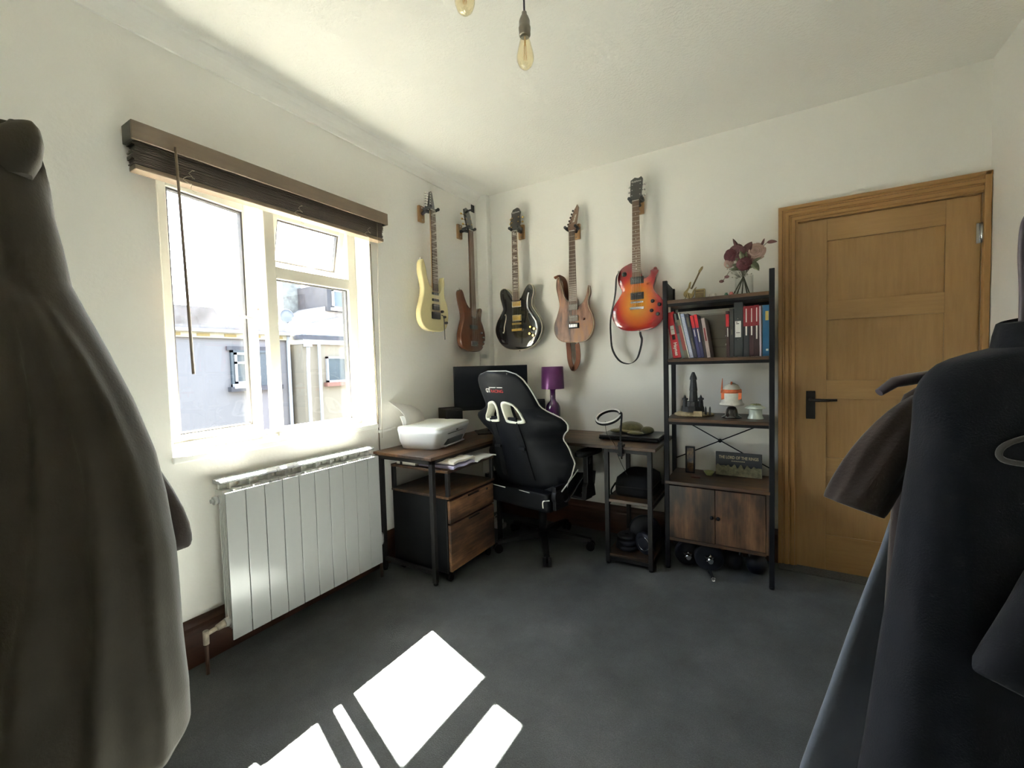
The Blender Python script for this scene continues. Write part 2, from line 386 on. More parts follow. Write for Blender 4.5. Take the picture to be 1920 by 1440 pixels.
obj('bottom_rail', MB().box(0.016, 0.071, -2.305, -1.116, 1.990, 2.009), 'blind_wood', bl, 0.003)
for yc in (-2.13, -1.66, -1.235):
    pts = []
    for k in range(26):
        a = k * 0.75; r = 0.010 + 0.006 * math.sin(k * 2.1)
        pts.append((0.076 + 0.004 * math.sin(a * 1.3), yc + r * math.cos(a) + 0.012 * math.sin(k * .35), 2.045 - k * 0.0032 + 0.008 * math.sin(a)))
    obj('ladder_cord', MB().tube(pts, 0.0011, 5), 'cord', bl)
obj('tilt_wand', MB().tube([(0.096, -2.183, 2.108), (0.098, -2.183, 2.09), (0.107, -2.18, 1.72), (0.117, -2.176, 1.225)], [0.0035, 0.005, 0.0052, 0.0058], 10), 'blind_wood', bl)
obj('lift_cord', MB().tube([(0.075, -1.165, 2.09), (0.060, -1.163, 1.7), (0.045, -1.160, 1.2), (0.035, -1.158, 0.80)], 0.0012, 5), 'cord', bl)

# ------------------------------------------------------------------ radiator
rd = thing('radiator', 'white ten-section aluminium radiator on the wall below the window', 'radiator', (0.09, -1.69, 0.10))
RY0, RY1 = -2.102, -1.297; n = 10; pw = (RY1 - RY0) / n
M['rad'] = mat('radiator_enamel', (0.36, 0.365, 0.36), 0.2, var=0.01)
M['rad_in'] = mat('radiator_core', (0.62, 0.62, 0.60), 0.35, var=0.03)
for k in range(n):
    y0 = RY0 + k * pw
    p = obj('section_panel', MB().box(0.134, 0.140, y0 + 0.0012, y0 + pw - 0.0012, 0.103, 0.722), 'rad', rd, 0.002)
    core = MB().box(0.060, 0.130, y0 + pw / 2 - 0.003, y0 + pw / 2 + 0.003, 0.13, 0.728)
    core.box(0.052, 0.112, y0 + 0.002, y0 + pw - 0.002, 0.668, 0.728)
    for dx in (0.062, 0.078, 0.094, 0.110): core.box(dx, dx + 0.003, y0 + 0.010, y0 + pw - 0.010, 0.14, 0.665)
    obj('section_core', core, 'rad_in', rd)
    obj('top_fin', MB().prism([(0.040, 0.752), (0.040, 0.768), (0.096, 0.768), (0.104, 0.763), (0.104, 0.756), (0.096, 0.752)], pw - 0.002, lambda u, v, w, y0=y0: (u, y0 + 0.001 + w, v)), 'rad', rd)
    obj('fin_web', MB().box(0.056, 0.100, y0 + pw / 2 - 0.0025, y0 + pw / 2 + 0.0025, 0.726, 0.753).box(0.060, 0.075, y0 + 0.01, y0 + pw - 0.01, 0.726, 0.753), 'rad_in', rd)
for zm in (0.165, 0.690): obj('manifold', MB().cyl((0.085, RY0 - 0.004, zm), (0.085, RY1 + 0.004, zm), 0.018), 'rad_in', rd)
obj('bleed_plug', MB().cyl((0.085, RY0 - 0.004, 0.690), (0.085, RY0 - 0.020, 0.690), 0.018, 8).cyl((0.085, RY0 - 0.020, 0.690), (0.085, RY0 - 0.030, 0.690), 0.009, 8), 'rad', rd)
M['dirty_valve'] = mat('stained_white_valve', (0.42, 0.36, 0.28), 0.5, var=0.3, scale=40)
M['copper'] = mat('painted_pipe', (0.07, 0.035, 0.022), 0.5)
v = obj('lockshield_valve', MB().tube([(0.085, RY0 - 0.004, 0.165), (0.085, RY0 - 0.035, 0.160)], [0.017, 0.013], 12).tube([(0.085, RY0 - 0.035, 0.160), (0.085, RY0 - 0.075, 0.155)], 0.009, 10).tube([(0.085, RY0 - 0.075, 0.170), (0.085, RY0 - 0.075, 0.115)], 0.011, 10), 'dirty_valve', rd)
obj('pipe', MB().cyl((0.085, RY0 - 0.075, 0.12), (0.085, RY0 - 0.075, -0.010), 0.0075, 10), 'copper', rd)
v = obj('thermostatic_valve', MB().tube([(0.085, RY1 + 0.004, 0.165), (0.085, RY1 + 0.03, 0.165)], 0.010, 10).lathe([(0.016, 0), (0.020, 0.012), (0.020, 0.055), (0.015, 0.066)], (0.085, RY1 + 0.034, 0.185), 16), 'rad', rd)
obj('pipe', MB().cyl((0.085, RY1 + 0.034, 0.19), (0.085, RY1 + 0.034, -0.010), 0.0085, 10), 'copper', rd)
for yb in (-1.95, -1.45): obj('wall_bracket', MB().box(-0.026, 0.06, yb, yb + 0.02, 0.62, 0.64), 'rad_in', rd)
rd.location = (0.09 + 0.028, -1.69 - 0.010, 0.10 + 0.010)   # the radiator as measured, standing a little further off the wall
# ------------------------------------------------------------------ houses across the street
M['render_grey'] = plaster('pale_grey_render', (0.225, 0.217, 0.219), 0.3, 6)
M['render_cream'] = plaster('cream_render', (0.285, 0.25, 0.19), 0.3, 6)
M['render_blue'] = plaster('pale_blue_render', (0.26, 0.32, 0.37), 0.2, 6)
M['slate'] = mat('dark_slate_roof', (0.040, 0.040, 0.046), 0.8, var=0.4, scale=3)
M['felt'] = mat('grey_felt_edge', (0.07, 0.07, 0.08), 0.8, var=0.2, scale=4)
M['roof_pale'] = mat('weathered_pale_roof', (0.25, 0.23, 0.22), 0.8, var=0.15, scale=3)
M['stone_chim'] = mat('mottled_chimney_stone', (0.12, 0.13, 0.13), 0.9, var=0.4, scale=4)
M['cream_trim'] = mat('cream_trim', (0.40, 0.37, 0.27), 0.6)
M['ochre_vent'] = mat('ochre_vent_brick', (0.28, 0.21, 0.085), 0.8)
M['win_dark'] = mat('house_window_glass', (0.06, 0.08, 0.095), 0.2, spec=0.4)
M['terracotta'] = mat('terracotta_sill', (0.24, 0.12, 0.09), 0.8)
M['win_white'] = mat('white_house_window', (0.40, 0.40, 0.40), 0.5)
def house_window(par, x, y0, y1, z0, z1, frame='win_white', sill='win_white', bars=(), trans=(), surround=None):
    f = MB(); t = 0.06
    f.box(x, x + 0.08, y0, y0 + t, z0, z1).box(x, x + 0.08, y1 - t, y1, z0, z1).box(x, x + 0.08, y0, y1, z1 - t, z1).box(x, x + 0.08, y0, y1, z0, z0 + t)
    for yb in bars: f.box(x, x + 0.08, yb - t / 2, yb + t / 2, z0, z1)
    for zb in trans: f.box(x, x + 0.08, y0, y1, zb - t / 2, zb + t / 2)
    w = obj('window', f, frame, par)
    obj('pane', MB().box(x + 0.02, x + 0.04, y0 + t, y1 - t, z0 + t, z1 - t), 'win_dark', w)
    obj('sill', MB().box(x, x + 0.18, y0 - 0.08, y1 + 0.08, z0 - 0.12, z0), sill, w)
    if surround: obj('lintel', MB().box(x, x + 0.07, y0 - 0.08, y1 + 0.08, z1, z1 + 0.10), surround, w)
GX = -10.0
hs = thing('grey_house', 'long pale grey rendered house with flat parapet and cream eaves across the yard', 'building', (-11.5, 0.0, -5.0))
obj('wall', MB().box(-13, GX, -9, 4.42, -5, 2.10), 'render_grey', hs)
ev = obj('eaves', MB().box(-13, GX + 0.10, -9, 4.42, 2.10, 2.24), 'cream_trim', hs)
obj('gutter', MB().box(GX + 0.02, GX + 0.22, -9, 4.43, 2.24, 2.32), 'win_white', hs)
obj('roof_edge', MB().box(-13, GX + 0.12, -9, 4.43, 2.32, 2.40), 'felt', hs)
yy = -8.5
while yy < 4.4:
    obj('vent_brick', MB().box(GX + 0.10, GX + 0.115, yy, yy + 0.28, 2.135, 2.205), 'ochre_vent', ev); yy += 0.62
house_window(hs, GX - 0.005, 2.80, 4.02, 0.84, 1.80, 'win_dark', 'felt', (3.40,), (), 'felt')
house_window(hs, GX + 0.012, 2.88, 3.36, 0.92, 1.74, 'win_white', 'win_white', (), (1.47,))
house_window(hs, GX - 0.005, -1.5, -0.3, 0.84, 1.80, 'win_white', 'felt', (-0.9,), (1.47,), 'felt')
for zz, r in ((-2.0, .05),): obj('downpipe', MB().cyl((GX + 0.09, 4.35, -4.5), (GX + 0.09, 4.35, 2.25), 0.05, 8), 'win_white', hs)
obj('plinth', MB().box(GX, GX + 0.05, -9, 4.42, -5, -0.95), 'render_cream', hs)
hc = thing('cream_house', 'cream rendered flat-roofed house extension beside the grey house', 'building', (-10.5, 7.0, -5.0))
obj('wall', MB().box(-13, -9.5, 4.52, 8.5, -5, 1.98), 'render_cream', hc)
obj('fascia', MB().box(-13, -9.42, 4.50, 8.5, 1.98, 2.12), 'win_white', hc)
obj('roof_edge', MB().box(-13, -9.40, 4.46, 8.5, 2.12, 2.25), 'felt', hc)
obj('gutter_hopper', MB().box(-9.42, -9.25, 4.50, 4.66, 1.90, 2.06).tube([(-9.32, 4.58, 1.9), (-9.32, 4.58, 1.75), (-9.36, 4.58, 1.4), (-9.36, 4.58, -4.5)], 0.05, 8), 'win_white', hc)
obj('downpipe', MB().cyl((-9.40, 4.98, -4.5), (-9.40, 4.98, 1.98), 0.045, 8), 'win_white', hc)
house_window(hc, -9.505, 5.24, 5.96, 0.84, 1.62, 'win_white', 'terracotta')
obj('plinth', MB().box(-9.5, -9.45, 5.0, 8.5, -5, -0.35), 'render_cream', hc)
hb = thing('pale_blue_house', 'pale blue rendered house with sloping roof and dormer behind the cream house', 'building', (-15, 9.0, -5.0))
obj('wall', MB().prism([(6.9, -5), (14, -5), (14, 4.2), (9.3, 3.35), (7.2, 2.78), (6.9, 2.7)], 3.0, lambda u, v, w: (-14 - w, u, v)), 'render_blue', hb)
obj('bargeboard', MB().prism([(6.8, 2.66), (7.2, 2.78), (9.3, 3.35), (14, 4.2), (14, 4.35), (9.3, 3.5), (7.2, 2.95), (6.8, 2.82)], 0.15, lambda u, v, w: (-13.9 - w, u, v)), 'win_white', hb)
obj('roof', MB().prism([(6.9, 2.9), (7.6, 3.25), (8.7, 3.95), (14, 4.3), (14, 4.2), (9.3, 3.4), (7.2, 2.85)], 3.0, lambda u, v, w: (-14.1 - w, u, v)), 'roof_pale', hb)
obj('dormer', MB().box(-16, -13.95, 8.62, 10.2, 3.7, 4.85), 'slate', hb)
house_window(hb, -13.95, 8.85, 9.45, 3.85, 4.6)
hr = thing('slate_roof_house', 'distant house showing a dark slate roof beyond the grey house', 'building', (-19.5, 3.0, -5.0))
obj('roof', MB().prism([(-9, 3.0), (6.65, 3.0), (6.1, 3.95), (-9, 3.95)], 3.0, lambda u, v, w: (-18 - w, u, v)), 'slate', hr)
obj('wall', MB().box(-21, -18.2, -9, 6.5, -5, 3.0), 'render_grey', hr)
obj('aerial', MB().tube([(-18.3, 6.4, 3.4), (-18.3, 6.4, 4.1)], 0.02, 6).tube([(-18.3, 6.15, 3.75), (-18.3, 6.9, 3.8)], 0.015, 6), 'steel', hr)
obj('chimney_stack', MB().box(-16.8, -16, 7.95, 8.8, -5, 5.05), 'stone_chim', hb)
obj('chimney_cap', MB().box(-16.85, -15.95, 7.9, 8.85, 5.05, 5.2), 'stone_chim', hb)
obj('brick_chimney', MB().box(-16.4, -16, 6.72, 7.1, -5, 3.75), 'terracotta', hb)
obj('chimney_pot', MB().lathe([(0.12, 0), (0.10, 0.3), (0.13, 0.38)], (-16.2, 6.9, 3.75), 10), 'terracotta', hb)
ds = thing('satellite_dish', 'grey satellite dish on the roof edge between the two houses', 'satellite dish', (-11.9, 5.6, 2.25))
obj('mast', MB().cyl((-12.02, 5.6, 2.25), (-12.02, 5.6, 3.0), 0.025, 8), 'steel', ds)
obj('reflector', MB().lathe([(0.01, 0), (0.14, 0.02), (0.24, 0.06), (0.245, 0.07), (0.14, 0.035), (0.01, 0.015)], (-12.0, 5.6, 3.05), 20, axis='x'), mat('dish_grey', (0.08, 0.09, 0.10), 0.6), ds)
obj('feed_arm', MB().tube([(-12.0, 5.6, 2.83), (-11.7, 5.62, 2.88), (-11.62, 5.63, 3.0)], 0.015, 6), 'steel', ds)
struct('trim_5', MB().box(-40, -0.3, -40, 40, -5.2, -5.0), mat('yard_ground', (0.025, 0.025, 0.025), 0.9, var=0.2, scale=1))
# ------------------------------------------------------------------ desk in two wings
def rustic(name, axis, k=1.0):
    m, nt, b = _new(name)
    s = [26.0] * 3; s[axis] = 2.2
    n1 = _noise(nt, _coord(nt, s), 1.0, 7, 0.65)
    s2 = [5.0] * 3; s2[axis] = 2.6
    n2 = _noise(nt, _coord(nt, s2), 1.0, 4, 0.6)
    mx = nt.nodes.new('ShaderNodeMix'); mx.data_type = 'FLOAT'; mx.inputs[0].default_value = 0.55
    nt.links.new(n1, mx.inputs[2]); nt.links.new(n2, mx.inputs[3])
    c = _ramp(nt, mx.outputs[0], [(0.40, [v * k for v in (0.012, 0.007, 0.005)]), (0.47, [v * k for v in (0.036, 0.019, 0.011)]), (0.535, [v * k for v in (0.080, 0.040, 0.020)]), (0.62, [v * k for v in (0.155, 0.082, 0.038)])])
    nt.links.new(c, b.inputs['Base Color']); b.inputs['Roughness'].default_value = 0.42
    _bump(nt, b, n1, 0.15, 0.002); return m
M['rust_x'] = rustic('rustic_brown_board_x', 0); M['rust_y'] = rustic('rustic_brown_board_y', 1); M['rust_z'] = rustic('rustic_brown_board_z', 2, 1.2)
M['rust_face'] = rustic('rustic_brown_drawer', 1, 2.0)
M['legmetal'] = mat('dark_grey_steel_tube', (0.014, 0.013, 0.013), 0.5, 0.0, spec=0.25)
DZ = 0.727
dk = thing('corner_desk', 'L-shaped rustic brown corner desk with black steel frame', 'desk', (0.5, -0.6, 0.0))
obj('tabletop', MB().box(0.022, 0.482, -1.222, -0.505, DZ - 0.018, DZ), 'rust_y', dk, 0.0015)
obj('tabletop', MB().box(0.120, 1.516, -0.503, -0.006, DZ - 0.018, DZ), 'rust_x', dk, 0.0015)
def leg(x, y, t=0.026, z1=DZ - 0.018, m='legmetal', par=dk):
    l = obj('leg', MB().box(x - t / 2, x + t / 2, y - t / 2, y + t / 2, 0.012, z1), m, par, 0.002)
    obj('foot', MB().cyl((x, y, 0), (x, y, 0.013), t * 0.55, 10), 'blackplastic', l)
for x, y in ((0.060, -1.195), (0.462, -1.195), (1.222, -0.478), (1.478, -0.478), (1.222, -0.035), (1.478, -0.035), (0.462, -0.525)): leg(x, y)
for nm, bxs in (('top_rail', (0.047, 0.475, -1.208, -1.182, 0.684, 0.709)), ('stretcher', (0.047, 0.475, -1.206, -1.184, 0.062, 0.082)),
                ('top_rail', (1.209, 1.491, -0.490, -0.466, 0.686, 0.709)), ('top_rail', (1.209, 1.491, -0.047, -0.023, 0.686, 0.709)),
                ('stretcher', (1.209, 1.491, -0.490, -0.468, 0.028, 0.048)), ('stretcher', (1.209, 1.491, -0.045, -0.023, 0.028, 0.048)),
                ('side_rail', (1.210, 1.232, -0.466, -0.047, 0.362, 0.382)), ('side_rail', (1.468, 1.490, -0.466, -0.047, 0.362, 0.382)),
                ('side_rail', (0.451, 0.473, -1.182, -0.53, 0.688, 0.709))):
    obj(nm, MB().box(*bxs), 'legmetal', dk, 0.002)
obj('shelf', MB().box(1.212, 1.488, -0.486, -0.03, 0.382, 0.400), 'rust_x', dk, 0.0015)
obj('shelf', MB().box(1.212, 1.488, -0.486, -0.03, 0.048, 0.064), 'rust_x', dk, 0.0015)

# ------------------------------------------------------------------ rolling drawer stand under the desk
pd = thing('rolling_file_cabinet', 'rustic brown and black rolling file cabinet tucked under the printer desk', 'cabinet', (0.31, -0.93, 0.0))
PX0, PX1, PY0, PY1 = 0.100, 0.545, -1.160, -0.700
M['ped_metal'] = mat('black_cabinet_steel', (0.006, 0.006, 0.007), 0.55, spec=0.2)
obj('top_board', MB().box(PX0, PX1, PY0, PY1, 0.632, 0.648), 'rust_y', pd, 0.003)
for x in (PX0 + 0.012, PX1 - 0.012):
    for y in (PY0 + 0.012, PY1 - 0.012):
        obj('post', MB().box(x - 0.011, x + 0.011, y - 0.011, y + 0.011, 0.500, 0.632), 'legmetal', pd, 0.002)
obj('middle_board', MB().box(PX0, PX1, PY0, PY1, 0.486, 0.500), 'rust_y', pd, 0.002)
obj('body', MB().box(PX0 + 0.004, PX1 - 0.02, PY0 + 0.004, PY1 - 0.004, 0.058, 0.486), 'ped_metal', pd, 0.004)
for z0, z1 in ((0.345, 0.472), (0.070, 0.335)):
    d = obj('drawer_front', MB().box(PX1 - 0.019, PX1 - 0.001, PY0 + 0.012, PY1 - 0.012, z0, z1), 'rust_face', pd, 0.002)
    obj('drawer_pull', MB().box(PX1 - 0.001, PX1 + 0.006, -0.98, -0.88, z1 - 0.012, z1 - 0.004), 'blackmetal', d)
obj('lock', MB().cyl((PX1 - 0.004, -0.79, 0.455), (PX1 + 0.003, -0.79, 0.455), 0.007, 10), 'steel', pd)
for x in (PX0 + 0.04, PX1 - 0.04):
    for y in (PY0 + 0.04, PY1 - 0.04):
        c = obj('caster', MB().cyl((x - 0.011, y, 0.022), (x + 0.011, y, 0.022), 0.022, 16), 'blackplastic', pd)
        obj('caster_fork', MB().box(x - 0.014, x + 0.014, y - 0.012, y + 0.012, 0.038, 0.058), 'blackmetal', c)
# papers and post on top of it
M['paper'] = mat('white_paper', (0.72, 0.71, 0.70), 0.8, var=0.03)
M['paper_cream'] = mat('cream_paper', (0.62, 0.58, 0.50), 0.8, var=0.05)
M['lilac'] = mat('lilac_plastic_wallet', (0.38, 0.36, 0.52), 0.4, var=0.1)
def bent_sheet(x0, x1, y0, y1, z, t, bend, n=10):
    r = []
    for k in range(n + 1):
        a = k / n; y = y0 + (y1 - y0) * a; zz = z + bend * math.sin(a * PI) + 0.004 * math.sin(a * 9)
        r.append([(x0, y, zz), (x1, y, zz + bend * .15), (x1, y, zz + t + bend * .15), (x0, y, zz + t)])
    return MB().loft(r, True, False)
tag(obj('paper_wallet', bent_sheet(0.30, 0.565, -1.13, -0.93, 0.649, 0.016, 0.006), 'lilac', bevel=0.003), 'lilac plastic wallet lying on the rolling cabinet nearest the desk end', 'wallet')
tag(obj('envelope_bundle', bent_sheet(0.31, 0.560, -1.12, -0.92, 0.673, 0.014, 0.006), 'paper_cream', bevel=0.002), 'thick cream bundle of envelopes on top of the lilac wallet', 'envelopes')
tag(obj('letter', bent_sheet(0.34, 0.575, -0.915, -0.715, 0.6485, 0.008, 0.010), 'paper', bevel=0.001), 'thin white letter curling on the rolling cabinet towards the chair', 'letter')
bx = thing('label_box', 'small pale box with a dark clip on the rolling cabinet behind the desk leg', 'box', (0.25, -1.10, 0.648))
obj('carton', MB().box(0.14, 0.29, -1.15, -1.04, 0.6485, 0.672), 'paper_cream', bx, 0.002)
obj('clip', MB().box(0.175, 0.19, -1.156, -1.149, 0.652, 0.668), 'blackplastic', bx)

# ------------------------------------------------------------------ printer
M['printer'] = mat('white_printer_plastic', (0.72, 0.74, 0.76), 0.35, var=0.02)
M['printer_top'] = mat('cream_printer_lid', (0.78, 0.79, 0.74), 0.4, var=0.02)
M['printer_dark'] = mat('grey_printer_slot', (0.10, 0.11, 0.12), 0.5)
pr = thing('printer', 'white inkjet printer with upright paper on the window end of the desk', 'printer', (0.215, -0.885, DZ), rotz=math.radians(12), local=True)
# local: x forwards (slot side), y along the width
def prring(z, xi0, xi1, yi, r=0.035, n=5):
    pts = []
    for cx, cy, a0 in ((xi1 - r, yi - r, 0), (xi0 + r, yi - r, PI / 2), (xi0 + r, -yi + r, PI), (xi1 - r, -yi + r, 1.5 * PI)):
        for k in range(n + 1):
            a = a0 + k * PI / 2 / n; pts.append((cx + r * math.cos(a), cy + r * math.sin(a), z))
    return pts
obj('body', MB().loft([prring(0.0, -0.125, 0.105, 0.170), prring(0.004, -0.135, 0.115, 0.180), prring(0.05, -0.145, 0.135, 0.200), prring(0.10, -0.148, 0.152, 0.208), prring(0.124, -0.150, 0.160, 0.212)], True, True), 'printer', pr)
obj('scanner_lid', MB().loft([prring(0.125, -0.148, 0.160, 0.212), prring(0.136, -0.148, 0.159, 0.211), prring(0.140, -0.144, 0.150, 0.204)], True, False), 'printer_top', pr)
obj('paper_slot', MB().prism([(-0.115, 0.012), (0.10, 0.012), (0.12, 0.052), (-0.08, 0.052)], 0.03, lambda u, v, w: (0.108 + 0.18 * v + w, u, v)), 'printer_dark', pr)
obj('output_tray', MB().box(0.10, 0.150, -0.14, 0.13, 0.012, 0.020), 'printer', pr, 0.003)
obj('front_badge', MB().box(0.156, 0.1585, 0.0, 0.025, 0.098, 0.104), 'steel', pr)
obj('lid_seam', MB().box(0.10, 0.1595, -0.10, 0.10, 0.088, 0.090), 'printer_dark', pr)
obj('paper_support', MB().prism([(-0.135, 0.130), (0.09, 0.130), (0.09, 0.185), (-0.135, 0.195)], 0.008, lambda u, v, w: (-0.135 - 0.35 * (v - 0.13) - w, u, v)), 'printer', pr, 0.002)
rows = []
for k in range(11):
    a = k / 10; z = 0.12 + 0.175 * a; x = -0.128 - 0.10 * a - 0.045 * math.sin(a * PI) * -1 - 0.03 * a * a
    rows.append([(x, -0.130, z), (x, 0.085 - 0.10 * max(0, a - 0.55), z - 0.02 * a), (x - 0.003, 0.085 - 0.10 * max(0, a - 0.55), z - 0.02 * a), (x - 0.003, -0.130, z)])
obj('loaded_paper', MB().loft(rows, True, True), 'paper', pr)

# ------------------------------------------------------------------ monitor, speakers, lamp
M['screen'] = mat('switched_off_screen', (0.006, 0.007, 0.010), 0.3, var=0.02, spec=0.15)
mo = thing('monitor', 'black flat computer monitor set across the desk corner behind the chair', 'monitor', (0.315, -0.36, DZ), rotz=math.radians(44), local=True)
# local: screen faces -y
obj('bezel', MB().box(-0.275, 0.275, 0.0, 0.028, 0.175, 0.497), 'blackplastic', mo, 0.003)
obj('screen_panel', MB().box(-0.268, 0.268, -0.0008, 0.004, 0.188, 0.490), 'screen', mo)
obj('neck', MB().box(-0.03, 0.03, 0.028, 0.055, 0.01, 0.30), 'blackplastic', mo, 0.004)
obj('stand_foot', MB().box(-0.12, 0.12, -0.06, 0.12, 0.0, 0.012), 'blackplastic', mo, 0.004)
M['spk_wood'] = mat('black_vinyl_cabinet', (0.010, 0.010, 0.010), 0.6, spec=0.2)
def speaker(label, loc, rz, w, d, h):
    s = thing('desktop_speaker', label, 'speaker', loc, rotz=rz, local=True)
    obj('cabinet', MB().box(-w / 2, w / 2, -d / 2, d / 2, 0, h), 'spk_wood', s, 0.004)
    obj('grille', MB().box(-w / 2 + 0.008, w / 2 - 0.008, -d / 2 - 0.006, -d / 2, 0.01, h - 0.01), 'blackplastic', s, 0.003)
    c = obj('woofer', MB().lathe([(0.038, 0), (0.036, -0.005), (0.02, -0.002), (0.008, -0.006), (0.001, -0.007)], (0, -d / 2 - 0.006, h * 0.38), 20, axis='y'), 'blackmetal', s)
speaker('black box speaker on the desk behind the printer', (0.125, -0.61, DZ), math.radians(58), 0.125, 0.17, 0.205)
speaker('black box speaker on the desk between chair back and purple lamp', (0.585, -0.17, DZ), math.radians(28), 0.125, 0.17, 0.235)
M['purple_glass'] = mat('purple_bottle', (0.045, 0.006, 0.062), 0.12, var=0.05, coat=0.6)
M['purple_shade'] = mat('shiny_purple_shade', (0.10, 0.020, 0.11), 0.30, 0.35, var=0.03)
lp = thing('table_lamp', 'purple bottle table lamp with shiny purple drum shade against the wall', 'lamp', (0.718, -0.165, DZ))
LX, LY = 0.718, -0.165
bt = obj('bottle_base', MB().lathe([(0.050, 0.0), (0.052, 0.004), (0.052, 0.17), (0.050, 0.19), (0.040, 0.212), (0.024, 0.230), (0.019, 0.245), (0.019, 0.305), (0.022, 0.31), (0.022, 0.325), (0.015, 0.328)], (LX, LY, DZ), 28), 'purple_glass', lp)
sh = MB()
sh.lathe([(0.083, 0.318), (0.078, 0.478), (0.076, 0.478), (0.081, 0.318)], (LX, LY, DZ), 32, False)
obj('lamp_shade', sh, 'purple_shade', lp)
obj('lamp_holder', MB().cyl((LX, LY, DZ + 0.325), (LX, LY, DZ + 0.38), 0.014, 12), 'blackplastic', lp)
M['label_white'] = mat('white_print', (0.62, 0.60, 0.62), 0.7)
lf = MB()
tocam = math.atan2(-2.98 - LY, 2.087 - LX)
def on_bottle(u, v, w, r=0.0525):
    a = tocam + u / r; return (LX + (r + w) * math.cos(a), LY + (r + w) * math.sin(a), DZ + v)
for k in range(5):
    a = k * 2 * PI / 5 + 0.3
    lf.add([on_bottle(0.011 * math.cos(a + t) * q, 0.135 + 0.013 * math.sin(a + t) * q, 0.0006) for t, q in ((0, 0.15), (-0.45, 0.7), (0, 1.1), (0.45, 0.7))], [(0, 1, 2, 3)])
lo = obj('printed_emblem', lf, 'label_white', bt); lo['kind'] = 'stuff'
lt = MB()
for k, (v0, n_) in enumerate(((0.100, 9), (0.088, 12))):
    for j in range(n_):
        u0 = -0.026 + j * 0.052 / n_; hgt = 0.008 if k == 0 else 0.0025
        lt.add([on_bottle(u0, v0, 0.0006), on_bottle(u0 + 0.0035, v0, 0.0006), on_bottle(u0 + 0.0035, v0 + hgt, 0.0006), on_bottle(u0, v0 + hgt, 0.0006)], [(0, 1, 2, 3)])
lo = obj('printed_label', lt, 'label_white', bt); lo['kind'] = 'stuff'

# ------------------------------------------------------------------ laptop, plush, ring light, bag, weights
lap = thing('laptop', 'closed thick black laptop on the right end of the desk', 'laptop', (1.305, -0.185, DZ))
obj('base_shell', MB().box(1.115, 1.492, -0.318, -0.048, DZ + 0.004, DZ + 0.020), 'blackplastic', lap, 0.005)
obj('lid', MB().box(1.117, 1.490, -0.316, -0.050, DZ + 0.021, DZ + 0.031), mat('black_laptop_lid', (0.02, 0.02, 0.024), 0.28), lap, 0.004)
for x in (1.14, 1.46):
    for y in (-0.30, -0.07): obj('rubber_foot', MB().cyl((x, y, DZ), (x, y, DZ + 0.005), 0.008, 8), 'gasket', lap)
M['plush'] = mat('olive_plush', (0.14, 0.13, 0.055), 0.95, var=0.25, scale=40, bump=0.8, bscale=220, sheen=0.5)
M['plush_l'] = mat('light_olive_plush', (0.24, 0.21, 0.11), 0.95, var=0.2, scale=40, bump=0.8, bscale=220, sheen=0.5)
tz = DZ + 0.031
tt = thing('plush_turtle', 'olive green plush turtle lying on the closed laptop', 'plush toy', (1.29, -0.17, tz))
obj('shell', MB().sphere((1.285, -0.165, tz + 0.034), 0.075, 20, 12, (1.05, 0.9, 0.55)), 'plush', tt)
obj('belly', MB().sphere((1.285, -0.167, tz + 0.018), 0.078, 20, 10, (1.05, 0.92, 0.22)), 'plush_l', tt)
obj('head', MB().sphere((1.398, -0.195, tz + 0.026), 0.036, 16, 10, (1.15, 0.9, 0.70)), 'plush', tt)
for c, s in (((1.335, -0.250, tz + 0.012), (1.3, 0.7, 0.28)), ((1.205, -0.215, tz + 0.016), (1.1, 0.8, 0.32)), ((1.350, -0.105, tz + 0.012), (1.2, 0.8, 0.28)), ((1.215, -0.115, tz + 0.012), (1.0, 0.8, 0.28))):
    obj('flipper', MB().sphere(c, 0.042, 14, 8, s), 'plush', tt)
rl = thing('ring_light', 'black clip-on ring light on bent gooseneck clamped to the desk edge', 'ring light', (1.317, -0.50, DZ))
ring = []
rc = Vector((1.235, -0.47, 0.895)); ru = Vector((0.98, 0.10, 0.20)).normalized(); rv = ru.cross(Vector((0.10, -0.42, 0.9)).normalized()).normalized()
ring = [tuple(rc + (ru * math.cos(2 * PI * k / 32) + rv * math.sin(2 * PI * k / 32)) * 0.073) for k in range(33)]
obj('ring', MB().tube(ring, 0.0095, 10, False), 'blackplastic', rl)
obj('diffuser', MB().tube([tuple(Vector(p) - rv.cross(ru).normalized() * -0.006) for p in ring], 0.006, 8, False), 'paper', rl)
obj('gooseneck', MB().tube(bez([(1.317, -0.505, DZ + 0.03), (1.318, -0.505, 0.80), (1.322, -0.50, 0.87), (1.322, -0.49, 0.915), (1.313, -0.475, 0.925), (1.303, -0.47, 0.912)], 8), 0.0055, 10), 'blackplastic', rl)
cl = obj('clamp', MB().box(1.302, 1.334, -0.520, -0.47, DZ, DZ + 0.012).box(1.306, 1.330, -0.522, -0.508, DZ - 0.055, DZ + 0.03).box(1.304, 1.332, -0.52, -0.475, DZ - 0.055, DZ - 0.042), 'blackplastic', rl, 0.002)
obj('clamp_screw', MB().cyl((1.318, -0.492, DZ - 0.075), (1.318, -0.492, DZ - 0.019), 0.005, 10), 'chrome', rl)
obj('cable', MB().tube(bez([(1.235, -0.53, 0.878), (1.24, -0.52, 0.80), (1.28, -0.51, 0.745), (1.30, -0.53, 0.70), (1.33, -0.52, 0.62), (1.35, -0.49, 0.56)], 8), 0.0016, 6), 'blackplastic', rl)
M['fabric_black'] = mat('black_nylon', (0.007, 0.007, 0.008), 0.75, spec=0.15, bump=0.3, bscale=200)
bg = thing('black_bag', 'soft black zipped case on the desk side shelf', 'bag', (1.36, -0.25, 0.40))
